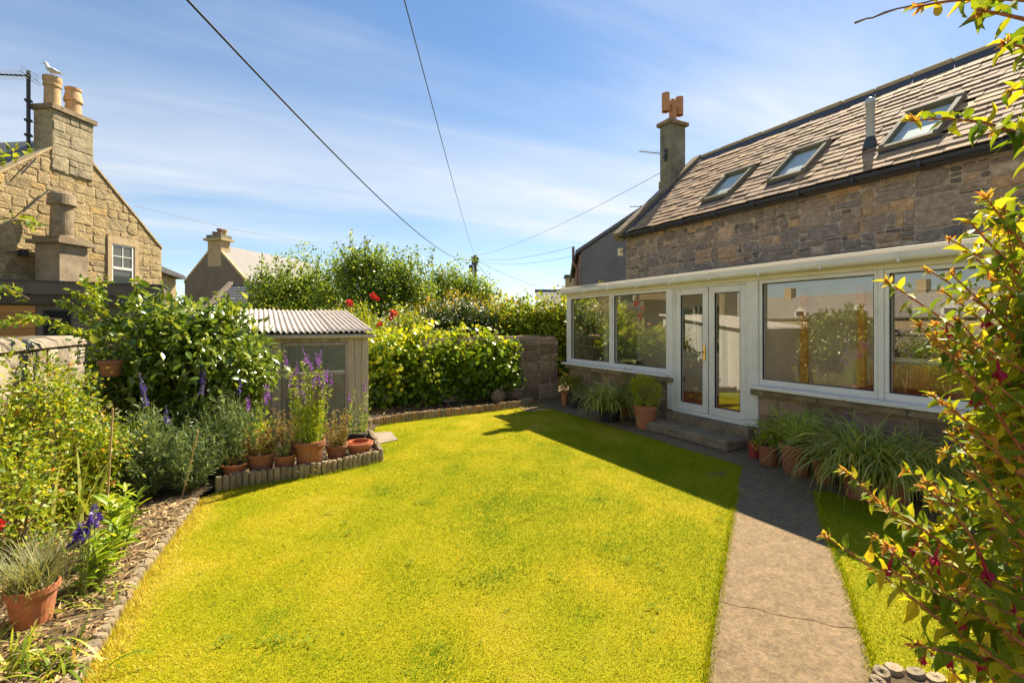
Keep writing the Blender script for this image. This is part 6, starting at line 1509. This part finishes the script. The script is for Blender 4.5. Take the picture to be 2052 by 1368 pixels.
# trees beyond
def P3(px, z, d): q = PD(px, HZ, d); return (q[0], q[1], z)
tree('apple_tree', 'loose-crowned fruit tree with upright shoots, tallest behind the shed', P3(735, -0.03, 15), P3(735, 4.0, 15),
     [(P3(745, 2.75, 15), (1.45, 1.2, 1.15), 260, 34, 0.16), (P3(720, 3.45, 15), (0.9, 0.7, 0.6), 90, 30, 0.14), (P3(800, 2.9, 15.2), (0.85, 0.7, 0.85), 110, 30, 0.14), (P3(840, 2.5, 15.2), (0.6, 0.5, 0.7), 60, 30, 0.14)], M_leaftree, 0.10, 121, 0.11, shoots=110)
tree('shrub_tree', 'rounded dense green tree left of the tall fruit tree', P3(590, -0.03, 16), P3(590, 3.5, 16),
     [(P3(580, 2.5, 16), (1.3, 1.1, 1.3), 300, 34, 0.16), (P3(640, 2.7, 16), (1.0, 0.8, 1.15), 140, 32, 0.15), (P3(540, 2.6, 16), (0.7, 0.6, 0.9), 80, 32, 0.14)], M_leaftree, 0.10, 122, 0.10, shoots=60)
tree('round_tree', 'darker round tree in front of the utility pole', P3(915, -0.03, 21), P3(915, 3.6, 21),
     [(P3(905, 2.9, 21), (1.3, 1.1, 1.25), 260, 34, 0.17), (P3(955, 2.75, 21), (0.95, 0.8, 1.05), 120, 32, 0.16), (P3(870, 2.6, 21), (0.9, 0.8, 0.95), 90, 32, 0.15)], M_leaftree, 0.13, 123, 0.12, shoots=30)
tree('shrub_tree', 'low pale bushy tree just above the shed roof ridge', P3(640, -0.03, 13.2), P3(640, 2.3, 13.2),
     [(P3(600, 1.7, 13.2), (1.2, 0.6, 0.72), 130, 22, 0.12), (P3(700, 1.7, 13.2), (0.9, 0.6, 0.70), 90, 22, 0.12), (P3(520, 1.6, 13.4), (0.8, 0.5, 0.68), 70, 22, 0.12)], M_leafyel, 0.07, 124, 0.08)
tree('street_tree', 'small tree top showing yellow-green leaves above the conservatory gutter', P3(1205, -0.03, 11.9), P3(1205, 2.75, 11.9),
     [(P3(1206, 2.58, 11.9), (0.16, 0.16, 0.26), 14, 16, 0.05), (P3(1222, 2.4, 11.9), (0.3, 0.2, 0.2), 14, 16, 0.05)], M_leafgold, 0.05, 125, 0.03)

# ------------------------------------------------------------------ pots along the conservatory
ZP = 0.010
def wall_pot(px0, px1, py0, py1, name, label, mat, rbk=0.72, hmul=1.0, zb=ZP, h=None):
    c, hh, r = pot_dims(px0, px1, py0, py1, zb); hh = h or hh*hmul; t = thing(name, label, 'potted plant', c); pot(t, c, hh, r, r*rbk, mat); return t, c, hh, r
t, c, h, r = wall_pot(1123, 1140, 786, 813, 'potted_shrub', 'small orange pot with a yellow shrub at the far end of the conservatory wall', M_terra)
rg = np.random.default_rng(201); P, O, C = cloud(rg, (c[0]+0.05, c[1], c[2]+h+0.18), (0.18, 0.16, 0.22), 34, 26, 0.045); D, N = orient(rg, O); leaves('foliage', t, M_leafgold, P, D, N, 0.04*rg.uniform(0.6, 1.3, len(P)), T_OVAL, rg)
t, c, h, r = wall_pot(1138, 1176, 786, 819, 'potted_shrub', 'black plastic pot with a low yellow-green shrub near the conservatory corner', M_blackpot)
P, O, C = cloud(rg, (c[0], c[1], c[2]+h+0.12), (0.22, 0.2, 0.2), 34, 26, 0.045); D, N = orient(rg, O); leaves('foliage', t, M_leafgold, P, D, N, 0.04*rg.uniform(0.6, 1.3, len(P)), T_OVAL, rg, rg.random(len(P))*0.6)
t, c, h, r = wall_pot(1196, 1246, 812, 846, 'potted_lily', 'arching strap-leaved clump in a hidden pot under the left conservatory windows', M_blackpot, h=0.24)
V, T, v = ribbons(rg, (c[0]-0.03, c[1], c[2]+h*0.9), 460, 0.95, 0.016, spread=0.62, droop=1.05, br=0.12); big_mesh('foliage', V, T, M_strap, t, v, 'stuff')
t, c, h, r = wall_pot(1232, 1262, 800, 838, 'potted_shrub', 'reddish-leaved small shrub between the strap-leaved clump and globe conifer', M_terra2, h=0.2)
P, O, C = cloud(rg, (c[0]+0.08, c[1], 0.62), (0.2, 0.2, 0.22), 30, 22, 0.045); D, N = orient(rg, O); leaves('foliage', t, M_dry, P, D, N, 0.035*rg.uniform(0.6, 1.3, len(P)), T_OVAL, rg, rg.random(len(P))*0.6+0.4)
sm = MB(); stems_to(sm, (c[0], c[1], h*0.8), C, rg, 0.008, 0.003, 14); sm.build('stems', M_twig, t)
t, c, h, r = wall_pot(1269, 1318, 814, 861, 'potted_conifer', 'rounded yellow-green globe conifer in a clean terracotta pot left of the step', M_terra)
zc_ = c[2]+h+0.20
P, O, C = cloud(rg, (c[0], c[1], zc_+0.03), (0.24, 0.24, 0.26), 130, 60, 0.030, shell=0.7); D, N = orient(rg, O, 0.9, 0.4, 0.3); leaves('foliage', t, M_conifer, P, D, N, 0.035*rg.uniform(0.6, 1.2, len(P)), (T_NARROW[0]*[1.6, 1, 1], T_NARROW[1]), rg)
MB().tube([(c[0], c[1], c[2]+h*0.8), (c[0], c[1], zc_)], 0.02, 6).build('trunk', M_bark, t)
# right of the doors
t, c, h, r = wall_pot(1499, 1524, 884, 917, 'potted_plant', 'small bright red pot just right of the stone step', M_redpot, 0.85)
P, O, C = cloud(rg, (c[0]+0.03, c[1], c[2]+h+0.05), (0.08, 0.08, 0.08), 10, 20, 0.03); D, N = orient(rg, O); leaves('foliage', t, M_strap, P, D, N, 0.04, T_NARROW, rg)
t, c, h, r = wall_pot(1519, 1562, 893, 932, 'potted_plant', 'brown terracotta pot with small leafy plant, second from the step', M_terra2, 0.8)
P, O, C = cloud(rg, (c[0]+0.02, c[1], c[2]+h+0.04), (0.15, 0.14, 0.10), 24, 24, 0.04); D, N = orient(rg, O, up=0.3); leaves('foliage', t, M_fern, P, D, N, 0.05, T_OVAL, rg)
def fern(t, c, n, L, rng, mat, zt):
    Ps, Ds, Ns, Ss = [], [], [], []; rb = MB()
    for k in range(n):
        az = rng.uniform(0, 6.28); el = rng.uniform(0.75, 1.35); l = L*rng.uniform(0.6, 1.1); p = np.array([c[0], c[1], zt]); h = np.array([math.cos(az), math.sin(az), 0]); sd = np.array([-math.sin(az), math.cos(az), 0]); a = el; path_ = [p.copy()]
        m = 22
        for i in range(m):
            a -= 1.5/m*rng.uniform(0.8, 1.2)*(0.4+i/m); p = p+(h*math.cos(a)+np.array([0, 0, math.sin(a)]))*l/m; path_.append(p.copy())
            w = 0.34*l*math.sin(math.pi*min(1, (i+2)/(m+1))**0.8)*0.6
            nr = np.cross(sd, h*math.cos(a)+np.array([0, 0, math.sin(a)]))
            for s in (-1, 1):
                d = nrmz(sd*s+(h*math.cos(a)+np.array([0, 0, math.sin(a)]))*0.45+np.array([0, 0, -0.12]))
                for q in (0.15, 0.4, 0.65, 0.88):
                    Ps.append(p+d*w*q); Ds.append(nrmz(d*0.5+nrmz(h*math.cos(a)+np.array([0, 0, math.sin(a)]))*rng.uniform(-0.2, 1.0)+rng.normal(size=3)*0.15)); Ns.append(-nr if nr[2] < 0 else nr); Ss.append(w*0.30*(1.15-q*0.7)+0.006)
        rb.tube(path_[::4]+[path_[-1]], np.linspace(0.003, 0.001, len(path_[::4])+1), 3)
    leaves('foliage', t, mat, np.array(Ps), np.array(Ds), np.array(Ns), np.array(Ss), T_TINY, rng); rb.build('stems', M_greenstem, t)
t, c, h, r = wall_pot(1563, 1628, 892, 952, 'potted_fern', 'large bright fern in the biggest terracotta pot right of the doors', M_terra2, 0.72)
fern(t, c, 26, 0.74, rg, M_fern, c[2]+h*0.88)
t, c, h, r = wall_pot(1628, 1674, 922, 968, 'potted_lily', 'round brown pot with thin strap leaves between fern and large strap clump', M_terra2, 0.7)
V, T, v = ribbons(rg, (c[0], c[1], c[2]+h*0.85), 90, 0.42, 0.010, spread=0.6, droop=0.7, br=0.05); big_mesh('foliage', V, T, M_strap, t, v, 'stuff')
t, c, h, r = wall_pot(1545, 1580, 868, 905, 'potted_fern', 'second fern standing behind against the dwarf wall right of the doors', M_terra2, 0.75, h=0.24)
fern(t, (c[0]+0.10, c[1], c[2]), 18, 0.66, rg, M_fern, c[2]+h*0.88)
LB = [((1690, 1755, 930, 1000), 'largest arching strap-leaved clump in front of the right dwarf wall', 330, 0.80, 211), ((1760, 1825, 950, 1010), 'strap-leaved clump half hidden behind the fuchsia tips', 240, 0.74, 212), ((1860, 1935, 960, 1030), 'dark strap-leaved clump behind the fuchsia under the right window', 220, 0.62, 213)]
for (a, label, n, L, s) in LB:
    t, c, h, r = wall_pot(*a, 'potted_lily', label, M_terra2, 0.75, h=0.24)
    rg2 = np.random.default_rng(s); V, T, v = ribbons(rg2, (c[0]+0.05, c[1], c[2]+h*0.9), int(n*1.6), L*1.25, 0.016, spread=0.62, droop=1.1, br=0.13); big_mesh('foliage', V, T, M_strap, t, v, 'stuff')
    if s != 212: spike(t, np.array([c[0]+0.25, c[1]+(0.25 if s == 211 else 0.05), 0.72]), 0.12, M_purple, rg2, 0.014, 30)

# ------------------------------------------------------------------ fuchsia in the foreground, right
rg = np.random.default_rng(301)
T_FU = (T_LEAF[0]*[0.78, 1, 1.5], T_LEAF[1])
bs = C2W(2.15, 1.75)
fu = thing('fuchsia', 'backlit yellow-green fuchsia with red stems and hanging crimson flowers filling the right edge', 'shrub', (bs[0], bs[1], 0.03))
STEMS = [  # (base px, py, depth) (tip px, py, depth)
 ((2075, 800, 1.45), (1775, 563, 1.25)), ((2060, 905, 1.4), (1838, 648, 1.25)), ((2085, 730, 1.5), (1905, 548, 1.35)), ((2085, 590, 1.4), (1942, 442, 1.3)), ((2090, 540, 1.35), (1975, 395, 1.2)),
 ((2090, 290, 1.3), (1826, 243, 1.2)), ((2060, 1262, 1.45), (1692, 942, 1.35)), ((2040, 1380, 1.3), (1652, 1072, 1.2)), ((2080, 1090, 1.5), (1812, 942, 1.4)), ((2080, 960, 1.5), (1866, 790, 1.4)),
 ((2070, 1010, 1.5), (1890, 905, 1.4)), ((2080, 1180, 1.5), (1745, 1000, 1.45)), ((2060, 1300, 1.5), (1752, 1075, 1.4)), ((2090, 690, 1.3), (1985, 560, 1.2)), ((2080, 850, 1.35), (1920, 640, 1.2)),
 ((2100, 1150, 1.4), (1880, 990, 1.3)), ((2090, 1240, 1.35), (1840, 1100, 1.25)), ((2070, 760, 1.3), (1960, 690, 1.2)), ((2090, 1000, 1.3), (1940, 860, 1.2)), ((2100, 1330, 1.3), (1800, 1150, 1.2)),
 ((2110, 120, 1.2), (2010, 85, 1.1)), ((2110, 215, 1.2), (2022, 185, 1.1)), ((2120, 10, 1.0), (1838, 14, 0.95)), ((2130, 60, 0.9), (1960, 20, 0.85)), ((2100, 1400, 1.2), (1830, 1290, 1.15)), ((2100, 480, 1.35), (2005, 420, 1.3)), ((2090, 330, 1.3), (1990, 262, 1.25)),
 ((2080, 1330, 1.5), (1900, 1050, 1.4)), ((2090, 1120, 1.25), (1950, 950, 1.15)), ((2120, 900, 1.25), (1990, 770, 1.15)), ((2110, 1270, 1.2), (1930, 1180, 1.12)), ((2110, 1390, 1.15), (1960, 1290, 1.1)), ((2100, 640, 1.5), (1930, 500, 1.45))]
for k in range(34):
    ty = rg.uniform(430, 1330); tx = np.interp(ty, [400, 560, 640, 790, 900, 960, 1075, 1180, 1340], [1950, 1810, 1850, 1875, 1830, 1730, 1690, 1770, 1830])+abs(rg.normal())*110+15
    td = rg.uniform(1.2, 1.5); ln_ = rg.uniform(170, 330); an = rg.uniform(0.55, 0.95)
    STEMS.append(((tx+ln_*math.cos(an), ty+ln_*math.sin(an), td+0.08), (tx, ty, td)))
sm = MB(); LP, LD, LN_, LS = [], [], [], []; TP, TD, TN, TS = [], [], [], []; FL = []
for (b, e) in STEMS:
    A, B = PD(*b), PD(*e); m = (A+B)/2+np.array([0, 0, 0.03])+rg.normal(size=3)*0.015; ln = np.linalg.norm(B-A)
    q = np.linspace(0, 1, 9)[:, None]; L = (1-q)**2*A+2*q*(1-q)*m+q*q*B; sm.tube(L, np.linspace(0.0050, 0.0018, 9), 6)
    nd = max(4, int(ln/0.032)); base_az = rg.uniform(0, 3)
    for i in range(nd):
        t_ = (i+0.6)/nd; p = (1-t_)**2*A+2*t_*(1-t_)*m+t_*t_*B; d = nrmz(2*(1-t_)*(m-A)+2*t_*(B-m)); s1 = nrmz(np.cross(d, [0, 0, 1])); s2 = np.cross(s1, d)
        sz = 0.068*(1.05-0.55*t_**2)*rg.uniform(0.75, 1.2)
        for k in (0, 1):
            az = base_az+(i % 2)*1.57+k*math.pi+rg.normal()*0.2; o_ = math.cos(az)*s1+math.sin(az)*s2
            if rg.random() < 0.12: continue
            LP.append(p); LD.append(nrmz(o_+d*rg.uniform(0.2, 0.9)+[0, 0, rg.uniform(-0.35, 0.15)])); LN_.append(nrmz(np.array([0, 0, 1.0])+rg.normal(size=3)*0.35)); LS.append(sz)
            if rg.random() < 0.35: # young leaves in the axil
                for _ in range(3): TP.append(p); TD.append(nrmz(o_+d*0.8+rg.normal(size=3)*0.5)); TN.append(rg.normal(size=3)+[0, 0, 1]); TS.append(rg.uniform(0.010, 0.022))
        if rg.random() < 0.05 and t_ < 0.95: FL.append(p)
    for _ in range(12):
        TP.append(B-nrmz(B-m)*rg.uniform(0, 0.02)); TD.append(nrmz(nrmz(B-m)+rg.normal(size=3)*0.6)); TN.append(rg.normal(size=3)+[0, 0, 1]); TS.append(rg.uniform(0.012, 0.03))
# the body of the shrub behind those stems
for k in range(180):
    px, py = rg.uniform(1900, 2230), rg.uniform(380, 1500); 
    px = max(px, 1985-0.27*max(0, py-700)) + rg.uniform(0, 60)
    d = rg.uniform(1.3, 1.95); e = PD(px, py, d); b = np.array([bs[0]+rg.normal()*0.12, bs[1]+rg.normal()*0.12, 0.05]); s = b+(e-b)*rg.uniform(0.45, 0.7); s[2] = min(s[2]+0.1, e[2])
    m = (s+e)/2+[0, 0, 0.05]; q = np.linspace(0, 1, 6)[:, None]; sm.tube((1-q)**2*s+2*q*(1-q)*m+q*q*e, np.linspace(0.004, 0.0014, 6), 4)
    nl = 34; tt = rg.random(nl)**0.7
    for t_ in tt:
        p = (1-t_)**2*s+2*t_*(1-t_)*m+t_*t_*e; LP.append(p); LD.append(nrmz(rdir(rg, 1)[0]+nrmz(e-s)*0.5+[0, 0, -0.15])); LN_.append(nrmz(np.array([0, 0, 1.0])+rg.normal(size=3)*0.4)); LS.append(0.055*rg.uniform(0.55, 1.2))
    if rg.random() < 0.14: FL.append((s+e)/2)
for k in range(9):
    az = rg.uniform(0, 6.28); e = np.array([bs[0]+math.cos(az)*0.35, bs[1]+math.sin(az)*0.35, rg.uniform(0.9, 1.6)]); b = np.array([bs[0]+math.cos(az)*0.06, bs[1]+math.sin(az)*0.06, 0.0])
    sm.tube([b, (b+e)/2+[0, 0, 0.1], e], [0.014, 0.010, 0.006], 6)
sm.build('stems', M_stem, fu)
LP, LD, LN_, LS = map(np.array, (LP, LD, LN_, LS))
pc_ = LP-EYE; dpt = pc_@np.array([ss, cc, 0]); lat = pc_@np.array([cc, -ss, 0]); vis = (dpt > 0.3) & (1026+lat/dpt*F < 2060) & (np.abs(HZ-pc_[:, 2]/dpt*F-684) < 690)
order = np.argsort(np.where(vis, dpt, 99)-LS*4); i = order[:300]; mk = np.ones(len(LP), bool); mk[i] = False
leaf_objects(fu, M_fuch_o, LP[i], LD[i], LN_[i], LS[i], T_FU, rg)
leaves('foliage', fu, M_fuch, LP[mk], LD[mk], LN_[mk], LS[mk], T_FU, rg)
leaves('young_leaves', fu, M_fuchtip, np.array(TP), np.array(TD), np.array(TN), np.array(TS), T_LANCE, rg)
for k in range(11): FL.insert(0, PD(rg.uniform(1870, 2040), rg.uniform(1080, 1310), rg.uniform(1.15, 1.35)))
# hanging flowers: tube, four sepals, petals
fm = MB(); seg = 8
fm.lathe((0, 0, 0), [(0.0012, 0.0), (0.0018, -0.018), (0.0035, -0.022), (0.0032, -0.034), (0.0052, -0.040), (0.0058, -0.052), (0.0030, -0.062), (0.0, -0.063)], seg)
V, T = leaf_geo(np.tile([0, 0, -0.036], (4, 1)), np.array([[1, 0, -1.1], [-1, 0, -1.1], [0, 1, -1.1], [0, -1, -1.1]], float), np.array([[1, 0, 1], [-1, 0, 1], [0, 1, 1], [0, -1, 1]], float), 0.026, T_LEAF)
fm.add(V, [tuple(int(a) for a in f) for f in T])
for a in (0, 2.1, 4.2): fm.tube([(0.002*math.cos(a), 0.002*math.sin(a), -0.06), (0.003*math.cos(a), 0.003*math.sin(a), -0.082)], 0.0006, 3)
fme = None
for p in FL[:70]:
    if fme is None:
        o = fm.build('flower', M_crimson, fu, org=(0, 0, 0)); fme = o.data
    else: o = bpy.data.objects.new('flower', fme); COL.objects.link(o); o.parent = fu
    o.location = Vector(np.array(p)-np.array(ORG[fu.name])); s = rg.uniform(0.75, 1.15); o.scale = (s, s, s); o.rotation_euler = (rg.normal()*0.2, rg.normal()*0.2, rg.uniform(0, 6))
# bare dead twig reaching into the sky at the top
tw = MB(); A, B = PD(1900, -8, 0.95), PD(1716, 44, 1.0)
q = np.linspace(0, 1, 10)[:, None]; L = A+(B-A)*q+rg.normal(size=(10, 3))*0.002; tw.tube(L, [0.0016+0.0008*(i % 3 == 0) for i in range(10)], 6); tw.build('bare_twig', M_twig, fu)

# bamboo canes standing in the left bed
for (a, b, d, label) in (((397, 864), (363, 1003), 4.75, 'slanting bamboo cane between the silvery clumps by the log corner'), ((226, 817), (211, 1016), 4.0, 'upright bamboo cane right of the tall yellow-green shrub')):
    p1_ = PD(*a, d); p0_ = G(b[0], b[1], 0.0) if d > 4.5 else PD(*b, d)
    p0_ = np.array([p0_[0], p0_[1], 0.0]); q = np.linspace(0, 1, 12)
    tag(MB().tube(p0_+(p1_-p0_)*q[:, None], [0.0075 if i % 3 else 0.0088 for i in range(12)], 7).build('bamboo_cane', plain_mat('cane', (0.46, 0.32, 0.15), 0.6, 0.3, 0.15, 20), None, org=tuple(p0_)), label, 'cane')
